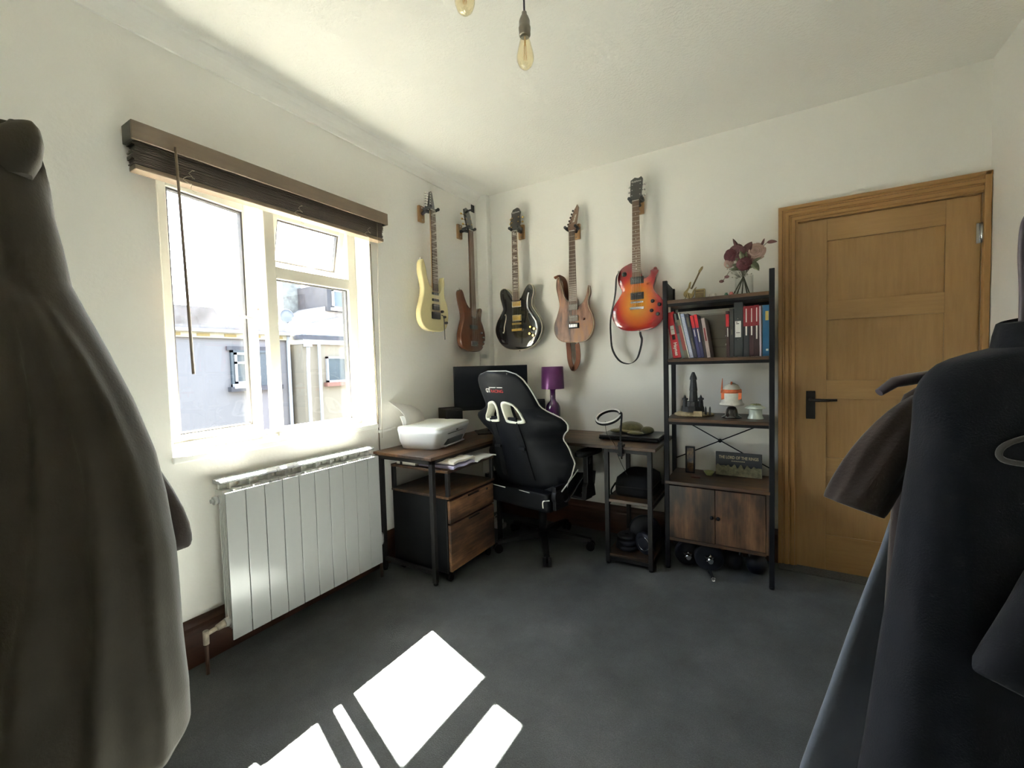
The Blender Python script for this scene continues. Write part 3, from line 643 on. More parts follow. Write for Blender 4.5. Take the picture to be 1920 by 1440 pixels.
def rbox(x0, x1, y0, y1, z, r, n=5):
    p = []
    for cx, cy, a0 in ((x1 - r, y1 - r, 0), (x0 + r, y1 - r, PI / 2), (x0 + r, y0 + r, PI), (x1 - r, y0 + r, 1.5 * PI)):
        for k in range(n + 1): a = a0 + k * PI / 2 / n; p.append((cx + r * math.cos(a), cy + r * math.sin(a), z))
    return p
obj('case_body', MB().loft([rbox(1.245, 1.460, -0.40, -0.10, 0.4005, 0.04), rbox(1.238, 1.466, -0.41, -0.09, 0.42, 0.05), rbox(1.238, 1.466, -0.41, -0.09, 0.47, 0.05), rbox(1.245, 1.462, -0.40, -0.10, 0.505, 0.05), rbox(1.275, 1.440, -0.37, -0.13, 0.527, 0.05)]), 'fabric_black', bg)
obj('zip', MB().tube([(x, y, 0.462) for x, y, _ in rbox(1.2365, 1.4675, -0.4115, -0.0885, 0, 0.05)] + [rbox(1.2365, 1.4675, -0.4115, -0.0885, 0.462, 0.05)[0]], 0.0025, 6, False), 'legmetal', bg)
obj('carry_strap', MB().tube(bez([(1.24, -0.37, 0.47), (1.222, -0.40, 0.43), (1.228, -0.41, 0.405)], 6), 0.006, 6), 'fabric_black', bg)
M['plate'] = mat('dark_vinyl_weight', (0.010, 0.011, 0.018), 0.45, spec=0.3)
for k, (x, y, z, r, h) in enumerate(((1.305, -0.36, 0.064, 0.070, 0.030), (1.305, -0.355, 0.0945, 0.068, 0.030), (1.300, -0.35, 0.125, 0.055, 0.026))):
    w = tag(obj('weight_plate', MB().lathe([(0.014, 0), (r - 0.008, 0), (r, 0.008), (r, h - 0.008), (r - 0.008, h), (r * 0.55, h - 0.004), (0.014, h - 0.003)], (x, y, z), 28, False), 'plate'),
        ('dark vinyl weight plate at the bottom of the flat pile', 'dark vinyl weight plate in the middle of the flat pile', 'smaller dark weight plate topping the flat pile')[k], 'weight plate', 'weight plates on the low desk shelf')
for k, (x, y, r, rz) in enumerate(((1.395, -0.28, 0.098, 20), (1.425, -0.40, 0.066, -25))):
    t = thing('weight_plate', ('large dark weight plate standing upright behind the flat pile', 'upright weight plate with a bright steel rim by the desk leg')[k], 'weight plate', (x, y, 0.064), 'weight plates on the low desk shelf', math.radians(rz), True)
    obj('disc', MB().lathe([(0.014, -0.016), (r - 0.008, -0.016), (r, -0.008), (r, 0.008), (r - 0.008, 0.016), (r * 0.6, 0.010), (0.014, 0.010)], (0, 0, r), 28, True, 'y'), 'plate', t)
    obj('rim_ring', MB().tube([(0.62 * r * math.cos(a * PI / 12), -0.014, r + 0.62 * r * math.sin(a * PI / 12)) for a in range(25)], 0.0025 if k else 0.0018, 6, False), 'chrome' if k else 'plate', t)

# pale socket block on the floor in the dark under the desk
sk = thing('socket_block', 'pale double socket block lying on the carpet between cabinet and chair', 'socket', (0.30, -0.31, 0.0))
obj('socket_body', MB().box(0.24, 0.36, -0.345, -0.275, 0.0, 0.038), 'paper', sk, 0.006)
for x in (0.27, 0.33): obj('plug', MB().box(x - 0.018, x + 0.018, -0.335, -0.295, 0.038, 0.068), 'rad_in', sk, 0.005)
obj('flex', MB().tube(bez([(0.24, -0.31, 0.015), (0.20, -0.26, 0.008), (0.17, -0.17, 0.008), (0.16, -0.09, 0.010)], 6), 0.0035, 6), 'paper', sk)
# ------------------------------------------------------------------ racing-style chair (local: x right, y forwards, z up)
M['leather'] = mat('black_leatherette', (0.005, 0.0055, 0.0075), 0.55, var=0.1, spec=0.16, bump=0.15, bscale=160)
M['white_pipe'] = mat('white_piping', (0.70, 0.69, 0.64), 0.5)
M['white_plast'] = mat('cream_plastic', (0.68, 0.67, 0.56), 0.35)
M['red_stitch'] = mat('red_embroidery', (0.42, 0.03, 0.03), 0.8)
ch = thing('gaming_chair', 'black racing-style gaming chair with white piping, its back to the room', 'chair', (0.75, -0.43, 0.0), rotz=math.radians(-10), local=True)
HW = [(0.440, 0.275), (0.50, 0.295), (0.56, 0.328), (0.63, 0.350), (0.70, 0.318), (0.765, 0.280), (0.80, 0.300), (0.84, 0.348), (0.88, 0.362), (0.915, 0.335), (0.940, 0.262), (0.975, 0.214), (1.03, 0.208), (1.09, 0.197), (1.14, 0.178), (1.168, 0.150), (1.183, 0.112), (1.190, 0.075)]
def hw(z):
    for (a, b), (c, d) in zip(HW, HW[1:]):
        if a <= z <= c:
            t = (z - a) / (c - a); t = t * t * (3 - 2 * t) * 0.4 + t * 0.6; return b + (d - b) * t
    return HW[-1][1]
def back_w(z): return -0.205 - 0.335 * (z - 0.44)
def wing(s, z):
    k = max(0.0, min(1.0, 1.0 - abs(z - 0.75) / 0.42)); return (0.030 + 0.130 * k) * abs(s) ** 2.4
def bp(s, z, side):
    """side 0 rear face, 1 front face"""
    th = 0.075 * (1 - abs(s) ** 4 * 0.62)
    rz = 0.0
    return (s * hw(z), back_w(z) + wing(s, z) + side * th - (0.014 if side == 0 else 0) * (1 - s * s), z)
zs_ = [0.44 + 0.75 * k / 40 for k in range(41)]; ns = 24
rings = []
for z in zs_:
    S = [-1 + 2 * j / ns for j in range(ns + 1)]
    rings.append([bp(s, z, 0) for s in S] + [bp(s, z, 1) for s in reversed(S)])
bk = obj('backrest', MB().loft(rings, True, True), 'leather', ch)
def hole_path(m, g=0.0):
    P = [(0.035, 0.912), (0.030, 0.975), (0.048, 0.998), (0.088, 0.990), (0.108, 0.970), (0.142, 0.912), (0.132, 0.892), (0.050, 0.892)]
    cx = sum(p[0] for p in P) / 8; cz = sum(p[1] for p in P) / 8
    return [(m * (cx + (x - cx) * (1 + g)), cz + (z - cz) * (1 + g)) for x, z in P]
cut = MB()
for m in (-1, 1):
    cut.prism(bez(hole_path(m), 4, True), 0.30, lambda u, v, w: (u, back_w(v) - 0.10 + w, v))
co = obj('cutter', cut, None, ch)
md = bk.modifiers.new('harness_holes', 'BOOLEAN'); md.operation = 'DIFFERENCE'; md.object = co; md.solver = 'EXACT'
dg = bpy.context.evaluated_depsgraph_get(); dg.update()
nm_ = bpy.data.meshes.new_from_object(bk.evaluated_get(dg)); bk.modifiers.clear(); bk.data = nm_
if not nm_.materials: nm_.materials.append(M['leather'])
else: nm_.materials[0] = M['leather']
while len(nm_.materials) > 1: nm_.materials.pop(index=1)
bpy.data.objects.remove(co)
for m in (-1, 1):
    P = bez(hole_path(m, 0.03), 6, True); P2 = bez(hole_path(m, 0.24), 6, True); P3 = bez(hole_path(m, -0.06), 6, True)
    def r3(pp, dy): return [(x, back_w(z) + wing(x / hw(z), z) - 0.014 * (1 - (x / hw(z)) ** 2) + dy, z) for x, z in pp]
    rg = [r3(P2, -0.001), r3(P2, -0.007), r3(P, -0.009), r3(P3, -0.004), r3(P3, 0.060)]
    obj('harness_grommet', MB().loft(rg, False, True), 'white_plast', bk)
    st = []
    for k in range(12):
        z = 0.90 - k * 0.035; x = m * (0.088 + 0.002 * k); w_ = 0.021
        y = back_w(z) + wing(x / hw(z), z) - 0.016 * (1 - (x / hw(z)) ** 2)
        st.append([(x - w_, y - 0.004, z), (x + w_, y - 0.004, z), (x + w_, y + 0.004, z), (x - w_, y + 0.004, z)])
    stp = obj('harness_strap', MB().loft(st, True, False), 'fabric_black', bk)
    z = 0.72; x = m * 0.098
    obj('strap_slider', MB().box(x - 0.024, x + 0.024, back_w(z) - 0.024, back_w(z) - 0.010, z - 0.008, z + 0.008), 'blackplastic', stp)
obj('cushion_belt', MB().box(-0.10, 0.10, back_w(.9) - 0.012, back_w(.9) + 0.006, 0.898, 0.912), 'fabric_black', bk)
edge = [bp(-1, z, 0.5) for z in zs_] ; edge2 = [bp(1, z, 0.5) for z in reversed(zs_)]
top = [bp(-1 + 2 * k / 8, 1.19, 0.5) for k in range(1, 8)]
obj('piping', MB().tube([(p[0] * 1.006, p[1], p[2]) for p in edge] + top + [(p[0] * 1.006, p[1], p[2]) for p in edge2], 0.0048, 8), 'white_pipe', bk)
def backmap(u0, z0):
    return lambda u, v, w: (u0 + u, back_w(z0 + v) + wing((u0 + u) / 0.2, z0 + v) - 0.0165 + 0.012 * ((u0 + u) / 0.2) ** 2 - w, z0 + v)
obj('logo_lettering', text_mb('GT', 0.034, backmap(-0.062, 1.075), 0.001, bold=0.0006), 'white_pipe', bk)
obj('logo_word', text_mb('RACING', 0.026, backmap(0.012, 1.072), 0.001), 'red_stitch', bk)
obj('logo_line', MB().add([backmap(0, 1.093)(u, v, 0.0006) for u, v in ((-0.045, 0), (0.062, 0), (0.062, 0.004), (-0.045, 0.004))], [(0, 1, 2, 3)]), 'white_pipe', bk)
# seat
def srow(y, hw_, z0, z1, bol):
    n = 12; top_ = []; 
    for j in range(n + 1):
        s = -1 + 2 * j / n; top_.append((s * hw_, y, z1 + bol * abs(s) ** 3 - 0.012 * (1 - abs(s))))
    return top_ + [(hw_ * 0.96, y, z0), (0, y, z0 - 0.01), (-hw_ * 0.96, y, z0)]
obj('seat_cushion', MB().loft([srow(-0.20, 0.20, 0.40, 0.44, 0.02), srow(-0.17, 0.25, 0.385, 0.465, 0.035), srow(0.0, 0.265, 0.38, 0.468, 0.045), srow(0.20, 0.262, 0.38, 0.468, 0.04), srow(0.30, 0.24, 0.39, 0.455, 0.025), srow(0.335, 0.20, 0.41, 0.435, 0.01)]), 'leather', ch)
obj('back_base_cover', MB().loft([rbox(-0.255, 0.255, -0.275, -0.205, z, 0.03) for z in (0.345, 0.36, 0.44, 0.455)]), 'leather', ch)
for a, b in ((-0.20, -0.085), (0.03, 0.115)):
    obj('white_strip', MB().tube([(a, -0.272, 0.447), (b, -0.274, 0.444)], 0.0035, 8), 'white_pipe', ch)
for m in (-1, 1):
    obj('corner_piping', MB().tube(bez([(m * 0.255, -0.262, 0.418), (m * 0.222, -0.275, 0.412), (m * 0.214, -0.276, 0.395), (m * 0.216, -0.275, 0.368)], 6), 0.0035, 8), 'white_pipe', ch)
    obj('hinge_bracket', MB().box(m * 0.268, m * 0.292, -0.25, -0.12, 0.36, 0.50).cyl((m * 0.265, -0.215, 0.44), (m * 0.297, -0.215, 0.44), 0.045, 18), 'blackplastic', ch, 0.004)
    # armrest
    ar = obj('armrest_post', MB().prism([(-0.06, 0.385), (0.06, 0.385), (0.045, 0.46), (0.03, 0.48), (0.03, 0.655), (-0.035, 0.655), (-0.035, 0.48), (-0.05, 0.46)], 0.034, lambda u, v, w: (m * 0.345 - 0.017 + w, 0.03 + u, v)), 'blackplastic', ch, 0.004)
    obj('armrest_pad', MB().loft([[(m * 0.345 + 0.047 * q * math.cos(2 * PI * k / 20), 0.04 + 0.135 * q * math.copysign(abs(math.sin(2 * PI * k / 20)) ** 0.7, math.sin(2 * PI * k / 20)), z) for k in range(20)] for z, q in ((0.655, 0.9), (0.660, 1.0), (0.678, 1.0), (0.686, 0.9))]), 'blackplastic', ar)
    obj('armrest_bracket', MB().box(m * 0.12, m * 0.345, -0.01, 0.07, 0.372, 0.386), 'blackmetal', ar)
    obj('adjuster_button', MB().box(m * 0.362, m * 0.368, 0.012, 0.046, 0.60, 0.635), 'legmetal', ar)
obj('recline_lever', MB().tube(bez([(0.29, -0.16, 0.40), (0.315, -0.15, 0.41), (0.32, -0.02, 0.50), (0.32, 0.02, 0.52)], 6), 0.007, 8), 'blackmetal', ch)
obj('side_piping', MB().tube([(0.300, -0.20, 0.465), (0.300, -0.02, 0.560)], 0.004, 8), 'white_pipe', ch)
# base
obj('tilt_mechanism', MB().box(-0.10, 0.10, -0.12, 0.14, 0.335, 0.378), 'blackmetal', ch, 0.006)
obj('gas_lift', MB().cyl((0, 0, 0.09), (0, 0, 0.24), 0.027).cyl((0, 0, 0.24), (0, 0, 0.34), 0.014), 'blackmetal', ch)
obj('hub', MB().lathe([(0.030, 0.055), (0.050, 0.062), (0.052, 0.10), (0.034, 0.118)], (0, 0, 0), 24), 'blackplastic', ch)
A0 = math.atan2(-0.278, 0.167) + math.radians(10)
for k in range(5):
    a = A0 + k * 2 * PI / 5; c_, s_ = math.cos(a), math.sin(a)
    def P(r, t, z): return (r * c_ - t * s_, r * s_ + t * c_, z)
    sp = obj('base_spoke', MB().loft([[P(0.03, 0.030, 0.062), P(0.03, -0.030, 0.062), P(0.03, -0.026, 0.108), P(0.03, 0.026, 0.108)], [P(0.20, 0.024, 0.062), P(0.20, -0.024, 0.062), P(0.20, -0.019, 0.093), P(0.20, 0.019, 0.093)], [P(0.325, 0.020, 0.060), P(0.325, -0.020, 0.060), P(0.325, -0.014, 0.076), P(0.325, 0.014, 0.076)]], True, False), 'blackplastic', ch, 0.003)
    cs_ = MB()
    for t in (-0.016, 0.016):
        cs_.cyl(P(0.320, t - 0.010, 0.028), P(0.320, t + 0.010, 0.028), 0.028, 18)
    obj('caster', cs_.cyl(P(0.320, 0, 0.028), P(0.318, 0, 0.064), 0.008, 8).cyl(P(0.320, -0.02, 0.028), P(0.320, 0.02, 0.028), 0.008, 8), 'blackplastic', sp)
# ------------------------------------------------------------------ guitars (local: x across, -y away from the wall, z up; z = 0 at the body's lower end)
M['fret'] = mat('fret_wire', (0.55, 0.53, 0.48), 0.3, 0.8)
M['string'] = mat('guitar_string', (0.5, 0.48, 0.44), 0.3, 0.9)
M['rosewood'] = wood('rosewood', (0.045, 0.022, 0.014), (0.10, 0.052, 0.032), 2, 0.5, 12)
M['rosewood_l'] = wood('light_rosewood', (0.10, 0.055, 0.032), (0.17, 0.095, 0.058), 2, 0.5, 12)
M['maple'] = wood('maple_neck', (0.42, 0.28, 0.13), (0.55, 0.40, 0.20), 2, 0.35, 10)
M['pearl'] = mat('pearl_inlay', (0.72, 0.70, 0.64), 0.3)
M['gloss_black'] = mat('gloss_black_lacquer', (0.006, 0.006, 0.008), 0.06, var=0.02, coat=1.0)
M['gold'] = mat('gold_plate', (0.75, 0.50, 0.15), 0.22, 1.0)
M['cream_bind'] = mat('cream_binding', (0.62, 0.56, 0.42), 0.4)
M['cream_body'] = mat('aged_cream_lacquer', (0.66, 0.58, 0.31), 0.22, var=0.03, coat=0.6)
M['walnut_body'] = wood('red_brown_mahogany_body', (0.070, 0.024, 0.011), (0.125, 0.046, 0.021), 2, 0.25, 7, coat=0.7)
M['pick_black'] = mat('black_pickup', (0.012, 0.012, 0.012), 0.45)
M['pick_grey'] = mat('grey_pickup', (0.16, 0.145, 0.13), 0.5)
def burl():
    m, nt, b = _new('figured_brown_wood'); v = _coord(nt, (14, 14, 3.5))
    n1 = _noise(nt, v, 1.4, 6, 0.6); n2 = _noise(nt, _coord(nt, (4, 4, 3)), 1.0, 2)
    mx = nt.nodes.new('ShaderNodeMix'); mx.data_type = 'FLOAT'; mx.inputs[0].default_value = 0.4
    nt.links.new(n1, mx.inputs[2]); nt.links.new(n2, mx.inputs[3])
    c = _ramp(nt, mx.outputs[0], [(0.41, (0.030, 0.010, 0.005)), (0.47, (0.115, 0.043, 0.017)), (0.53, (0.185, 0.088, 0.050)), (0.59, (0.22, 0.098, 0.033))])
    nt.links.new(c, b.inputs['Base Color']); b.inputs['Roughness'].default_value = 0.4; return m
M['burl'] = burl()
def sunburst():
    m, nt, b = _new('cherry_sunburst_lacquer')
    tc = nt.nodes.new('ShaderNodeTexCoord'); mp = nt.nodes.new('ShaderNodeMapping')
    mp.inputs['Location'].default_value = (0, 0, -0.185); mp.vector_type = 'POINT'
    sc = nt.nodes.new('ShaderNodeVectorMath'); sc.operation = 'MULTIPLY'; sc.inputs[1].default_value = (1 / 0.172, 0.0, 1 / 0.235)
    ln = nt.nodes.new('ShaderNodeVectorMath'); ln.operation = 'LENGTH'
    nt.links.new(tc.outputs['Object'], mp.inputs[0]); nt.links.new(mp.outputs[0], sc.inputs[0]); nt.links.new(sc.outputs[0], ln.inputs[0])
    c = _ramp(nt, ln.outputs['Value'], [(0.22, (0.58, 0.23, 0.018)), (0.52, (0.52, 0.115, 0.012)), (0.76, (0.33, 0.014, 0.010)), (0.98, (0.15, 0.004, 0.007))])
    nt.links.new(c, b.inputs['Base Color']); b.inputs['Roughness'].default_value = 0.15
    b.inputs['Coat Weight'].default_value = 0.9; b.inputs['Coat Roughness'].default_value = 0.06; return m
M['burst'] = sunburst()
M['cherry'] = mat('cherry_red_lacquer', (0.24, 0.012, 0.012), 0.2, var=0.05, coat=0.6)
M['leather_brown'] = mat('brown_leather_strap', (0.13, 0.042, 0.020), 0.6, var=0.2)
M['strap_black'] = mat('black_woven_strap', (0.02, 0.02, 0.024), 0.8, var=0.5, scale=60)

def inset(P, d):
    n = len(P); out = []
    for k in range(n):
        a = Vector(P[k - 1]); b = Vector(P[(k + 1) % n]); t = b - a
        if t.length < 1e-7: out.append(P[k]); continue
        t.normalize(); out.append((P[k][0] - t.y * d, P[k][1] + t.x * d))
    return out
def body_mb(P, y0, y1, r, carve=0.0):
    """P counter-clockwise outline seen from the front; y0 rear, y1 front (negative)"""
    def R(d, y): return [(u, y, v) for u, v in inset(P, d)]
    s = -1 if y1 < y0 else 1
    rg = [R(r, y0), R(r * 0.3, y0 + s * r * 0.3), R(0, y0 + s * r), R(0, y1 - s * r), R(r * 0.3, y1 - s * r * 0.3), R(r, y1)]
    if carve: rg += [R(r + 0.018, y1 + s * carve * 0.7), R(r + 0.036, y1 + s * carve)]
    return MB().loft(rg, True, True)
def ribbon(pts, wdir, w, t=0.002):
    r = []; pts = [Vector(p) for p in pts]
    for k, p in enumerate(pts):
        tg = (pts[min(k + 1, len(pts) - 1)] - pts[max(k - 1, 0)]).normalized()
        wd = wdir[k] if isinstance(wdir, list) else wdir
        wd = Vector(wd); wd = (wd - tg * wd.dot(tg)).normalized(); nn = tg.cross(wd)
        r.append([p + wd * w / 2 + nn * t / 2, p - wd * w / 2 + nn * t / 2, p - wd * w / 2 - nn * t / 2, p + wd * w / 2 - nn * t / 2])
    return MB().loft(r, True, False)
def stuffed(o): o['kind'] = 'stuff'; return o
def neck_parts(t, nut, join, w0, w1, yf, m_board, m_neck, nfret, scale, inlay=None, nstr=6, bridge_z=0.1, bind=None):
    """fretboard from z=nut down to z=join; yf front plane of the board (negative y)"""
    nk = obj('neck', MB().loft([[(-w * 0.48, yf + 0.006, z), (-w * 0.32, yf + 0.022, z), (0, yf + 0.027, z), (w * 0.32, yf + 0.022, z), (w * 0.48, yf + 0.006, z)] for w, z in ((w1, join - 0.01), (w0, nut + 0.012))], True, True), m_neck, t)
    fb = obj('fretboard', MB().prism([(-w1 / 2, join), (w1 / 2, join), (w0 / 2, nut), (-w0 / 2, nut)], 0.006, lambda u, v, w: (u, yf + w, v)), m_board, nk)
    obj('nut', MB().box(-w0 / 2, w0 / 2, yf - 0.002, yf + 0.006, nut, nut + 0.005), 'pearl', nk)
    def width(z): return w1 + (w0 - w1) * (z - join) / (nut - join)
    def fz(k): return nut - scale * (1 - 2 ** (-k / 12))
    if nfret:
        f = MB()
        for k in range(1, nfret + 1):
            z = fz(k)
            if z < join + 0.002: break
            w = width(z); f.box(-w / 2, w / 2, yf - 0.0015, yf, z - 0.0013, z + 0.0013)
        stuffed(obj('fret_wires', f, 'fret', nk))
    if bind:
        for s in (-1, 1):
            obj('neck_binding', MB().prism([(s * w1 / 2, join), (s * (w1 / 2 + 0.0025), join), (s * (w0 / 2 + 0.0025), nut), (s * w0 / 2, nut)], 0.007, lambda u, v, w: (u, yf - 0.0005 + w, v)), bind, nk)
    if inlay:
        f = MB()
        for k in (1, 3, 5, 7, 9, 12, 15, 17, 19, 21):
            if k == 1 and inlay == 'dot': continue
            z = (fz(k) + fz(k - 1)) / 2; w = width(z); hgt = (fz(k - 1) - fz(k))
            if z < join + 0.005: continue
            if inlay == 'dot':
                for u in ((-0.012, 0.012) if k == 12 else (0,)): f.cyl((u, yf - 0.0006, z), (u, yf + 0.001, z), 0.0032, 10)
            elif inlay == 'block':
                f.box(-w * 0.36, w * 0.36, yf - 0.0006, yf + 0.001, z - hgt * 0.30, z - hgt * 0.05).box(-w * 0.36, w * 0.0, yf - 0.0006, yf + 0.001, z + hgt * 0.02, z + hgt * 0.26)
            elif inlay == 'shark':
                f.prism([(-w * 0.5, z - hgt * 0.42), (w * 0.5, z + hgt * 0.0), (w * 0.5, z + hgt * 0.42)], 0.0016, lambda u, v, q: (u, yf - 0.0006 + q, v))
        stuffed(obj('fret_inlays', f, 'pearl', nk))
    st = MB()
    for k in range(nstr):
        a = (k / (nstr - 1) - 0.5)
        st.tube([(a * (w1 + 0.004), yf - 0.010, bridge_z), (a * w0 * 0.82, yf - 0.004, nut + 0.004)], 0.0006 + 0.0003 * (0.5 - a) * (2 if nstr == 5 else 1), 4)
    stuffed(obj('strings', st, 'string', t))
    return nk
def tuner(par, x, z, side, yb, m='chrome', btn='chrome'):
    o = MB().cyl((x, yb - 0.008, z), (x, yb + 0.014, z), 0.004, 8).cyl((x, yb + 0.016, z), (x + side * 0.022, yb + 0.016, z), 0.0025, 6)
    o.lathe([(0.003, 0), (0.0075, 0.003), (0.0075, 0.010), (0.003, 0.013)], (x + side * 0.020, yb + 0.016, z), 8, True, 'x') if side > 0 else o.lathe([(0.003, 0), (0.0075, -0.003), (0.0075, -0.010), (0.003, -0.013)], (x + side * 0.020, yb + 0.016, z), 8, True, 'x')
    obj('tuner', o, m, par)
def strap_button(t, p, d):
    p = Vector(p); d = Vector(d); obj('strap_button', MB().cyl(p, p + d * 0.012, 0.004, 8).cyl(p + d * 0.011, p + d * 0.014, 0.008, 10), 'chrome', t)
def humbucker(t, z, m, ring=None, w=0.070, h=0.036, yf=0, rot=0):
    r = obj('pickup', MB().box(-w / 2, w / 2, yf - 0.010, yf, z - h / 2, z + h / 2), m, t, 0.003)
    if ring: obj('pickup_ring', MB().box(-w / 2 - 0.008, w / 2 + 0.008, yf - 0.004, yf + 0.001, z - h / 2 - 0.005, z + h / 2 + 0.005), ring, r, 0.002)
    pp = MB()
    for k in range(6): pp.cyl((-0.026 + k * 0.0104, yf - 0.0112, z + h * 0.22), (-0.026 + k * 0.0104, yf - 0.009, z + h * 0.22), 0.0025, 8)
    stuffed(obj('pole_screws', pp, 'chrome', r)); return r
def knob(t, x, z, yf, m='pick_black', r=0.011):
    obj('control_knob', MB().lathe([(r, 0), (r, -0.006), (r * 0.8, -0.016), (r * 0.75, -0.017)], (x, yf, z), 16, True, 'y'), m, t)
def CC(P): return bez(P, 5, True)
YB = -0.062   # rear of a hanging body

# 1: black semi-hollow
g = thing('electric_guitar', 'glossy black semi-hollow electric guitar with gold hardware hanging on the wall', 'guitar', (0.403, 0, 1.343), 'guitars hung on the walls', 0, True)
P335 = CC([(0, 0), (0.10, 0.012), (0.165, 0.06), (0.205, 0.14), (0.195, 0.21), (0.155, 0.275), (0.127, 0.32), (0.125, 0.37), (0.140, 0.43), (0.130, 0.475), (0.10, 0.487), (0.068, 0.455), (0.040, 0.405), (0.027, 0.392), (-0.027, 0.392), (-0.042, 0.412), (-0.075, 0.455), (-0.115, 0.478), (-0.150, 0.462), (-0.153, 0.41), (-0.137, 0.35), (-0.132, 0.315), (-0.16, 0.27), (-0.197, 0.21), (-0.206, 0.14), (-0.168, 0.06), (-0.10, 0.012)])
F = -0.104
b = obj('body', body_mb(P335, YB, F, 0.004, -0.0 + 0.006), 'gloss_black', g)
for y in (YB - 0.003, F + 0.004):
    ring = inset(P335, -0.0012); obj('binding', MB().tube([(u, y, v) for u, v in ring] + [(ring[0][0], y, ring[0][1])], 0.0024, 6, False), 'cream_bind', b)
f = F - 0.006
neck_parts(g, 0.897, 0.378, 0.043, 0.055, f - 0.012, 'rosewood', 'rosewood', 22, 0.628, 'block', bridge_z=0.150, bind='cream_bind')
humbucker(g, 0.348, 'gold', 'cream_bind', yf=f); humbucker(g, 0.242, 'gold', 'cream_bind', yf=f)
obj('bridge', MB().box(-0.042, 0.042, f - 0.014, f, 0.190, 0.204), 'gold', g, 0.002)
obj('tailpiece', MB().box(-0.047, 0.047, f - 0.016, f, 0.140, 0.160), 'gold', g, 0.004)
for m in (-1, 1):
    fp = bez([(m * 0.108, 0.275), (m * 0.100, 0.265), (m * 0.103, 0.235), (m * 0.118, 0.185), (m * 0.122, 0.145), (m * 0.132, 0.135)], 6)
    obj('f_hole', MB().tube([(u, f + 0.001, v) for u, v in fp], [0.0045 if 3 < k < len(fp) - 4 else 0.007 for k in range(len(fp))], 8), 'cream_bind' if m < 0 else 'pick_black', b)
obj('pickguard', MB().prism([(0.040, 0.205), (0.062, 0.20), (0.078, 0.26), (0.080, 0.36), (0.040, 0.385)], 0.002, lambda u, v, w: (u, f - 0.006 + w, v)), 'gloss_black', g)
for x, z in ((0.118, 0.165), (0.150, 0.150), (0.110, 0.115), (0.140, 0.100)): knob(g, x, z, f + 0.003, 'gold')
hd = obj('headstock', MB().prism([(-0.024, 0.895), (0.024, 0.895), (0.040, 0.925), (0.044, 0.97), (0.036, 1.02), (0.040, 1.045), (0.024, 1.075), (0.008, 1.083), (-0.008, 1.078), (-0.028, 1.072), (-0.040, 1.045), (-0.036, 1.02), (-0.044, 0.97), (-0.040, 0.925)], 0.014, lambda u, v, w: (u, f - 0.010 + 0.20 * (v - 0.895) + w, v)), 'gloss_black', g, 0.001)
for s in (-1, 1):
    for k in range(3): tuner(hd, s * 0.028, 0.932 + 0.036 * k, s, f - 0.004 + 0.2 * (0.03 + 0.036 * k), 'gold')
obj('headstock_lettering', text_mb('Epiphone', 0.017, lambda u, v, w: (u, f - 0.0108 + 0.2 * (1.045 + v - 0.895) - w, 1.047 + v), 0.0006), 'pearl', hd)
strap_button(g, (0.0, -0.083, 0.002), (0, 0, -1))

# 2: natural figured-wood superstrat
g = thing('electric_guitar', 'brown figured-wood electric guitar with leather strap hanging above the purple lamp', 'guitar', (0.868, 0, 1.374), 'guitars hung on the walls', 0, True)
PS = CC([(0, 0), (0.08, 0.008), (0.125, 0.05), (0.146, 0.12), (0.135, 0.19), (0.112, 0.24), (0.108, 0.29), (0.122, 0.345), (0.116, 0.392), (0.108, 0.385), (0.098, 0.340), (0.078, 0.293), (0.052, 0.268), (0.027, 0.262), (-0.027, 0.292), (-0.052, 0.304), (-0.078, 0.345), (-0.094, 0.41), (-0.110, 0.470), (-0.120, 0.478), (-0.131, 0.455), (-0.134, 0.40), (-0.120, 0.33), (-0.112, 0.27), (-0.132, 0.20), (-0.158, 0.13), (-0.150, 0.06), (-0.10, 0.012)])
F = -0.104; f = F
b = obj('body', body_mb(PS, YB, F, 0.006), 'burl', g)
ring = inset(PS, 0.001); obj('binding', MB().tube([(u, F + 0.004, v) for u, v in ring] + [(ring[0][0], F + 0.004, ring[0][1])], 0.0022, 6, False), 'cream_bind', b)
neck_parts(g, 0.784, 0.275, 0.043, 0.056, f - 0.009, 'rosewood', 'rosewood_l', 24, 0.648, None, bridge_z=0.120)
humbucker(g, 0.252, 'pick_grey', yf=f, h=0.042); humbucker(g, 0.172, 'pick_grey', yf=f, h=0.042)
br = obj('bridge', MB().box(-0.040, 0.040, f - 0.010, f, 0.100, 0.138), 'blackmetal', g, 0.003)
for k in range(6): obj('saddle', MB().box(-0.031 + k * 0.0106, -0.023 + k * 0.0106, f - 0.015, f - 0.009, 0.108, 0.130), 'chrome', br)
knob(g, 0.075, 0.162, f, 'leather_brown', 0.009)
hd = obj('headstock', MB().prism([(-0.022, 0.782), (0.022, 0.782), (0.030, 0.815), (0.037, 0.90), (0.040, 0.955), (0.028, 0.978), (0.012, 0.945), (-0.012, 0.885), (-0.034, 0.825), (-0.030, 0.805)], 0.014, lambda u, v, w: (u, f - 0.006 + 0.2 * (v - 0.782) + w, v)), 'rosewood_l', g, 0.001)
for k in range(6): tuner(hd, -0.022 + 0.0075 * k, 0.822 + 0.024 * k, -1, f + 0.2 * (0.04 + 0.024 * k), 'blackmetal')
obj('headstock_lettering', text_mb('Ibanez', 0.022, lambda u, v, w: (0.016 - 0.25 * v * 0 - v * 0.97 + u * 0.22, f - 0.0075 + 0.2 * (0.875 + u - 0.782) - w, 0.875 + u * 0.97), 0.0006), 'pearl', hd)
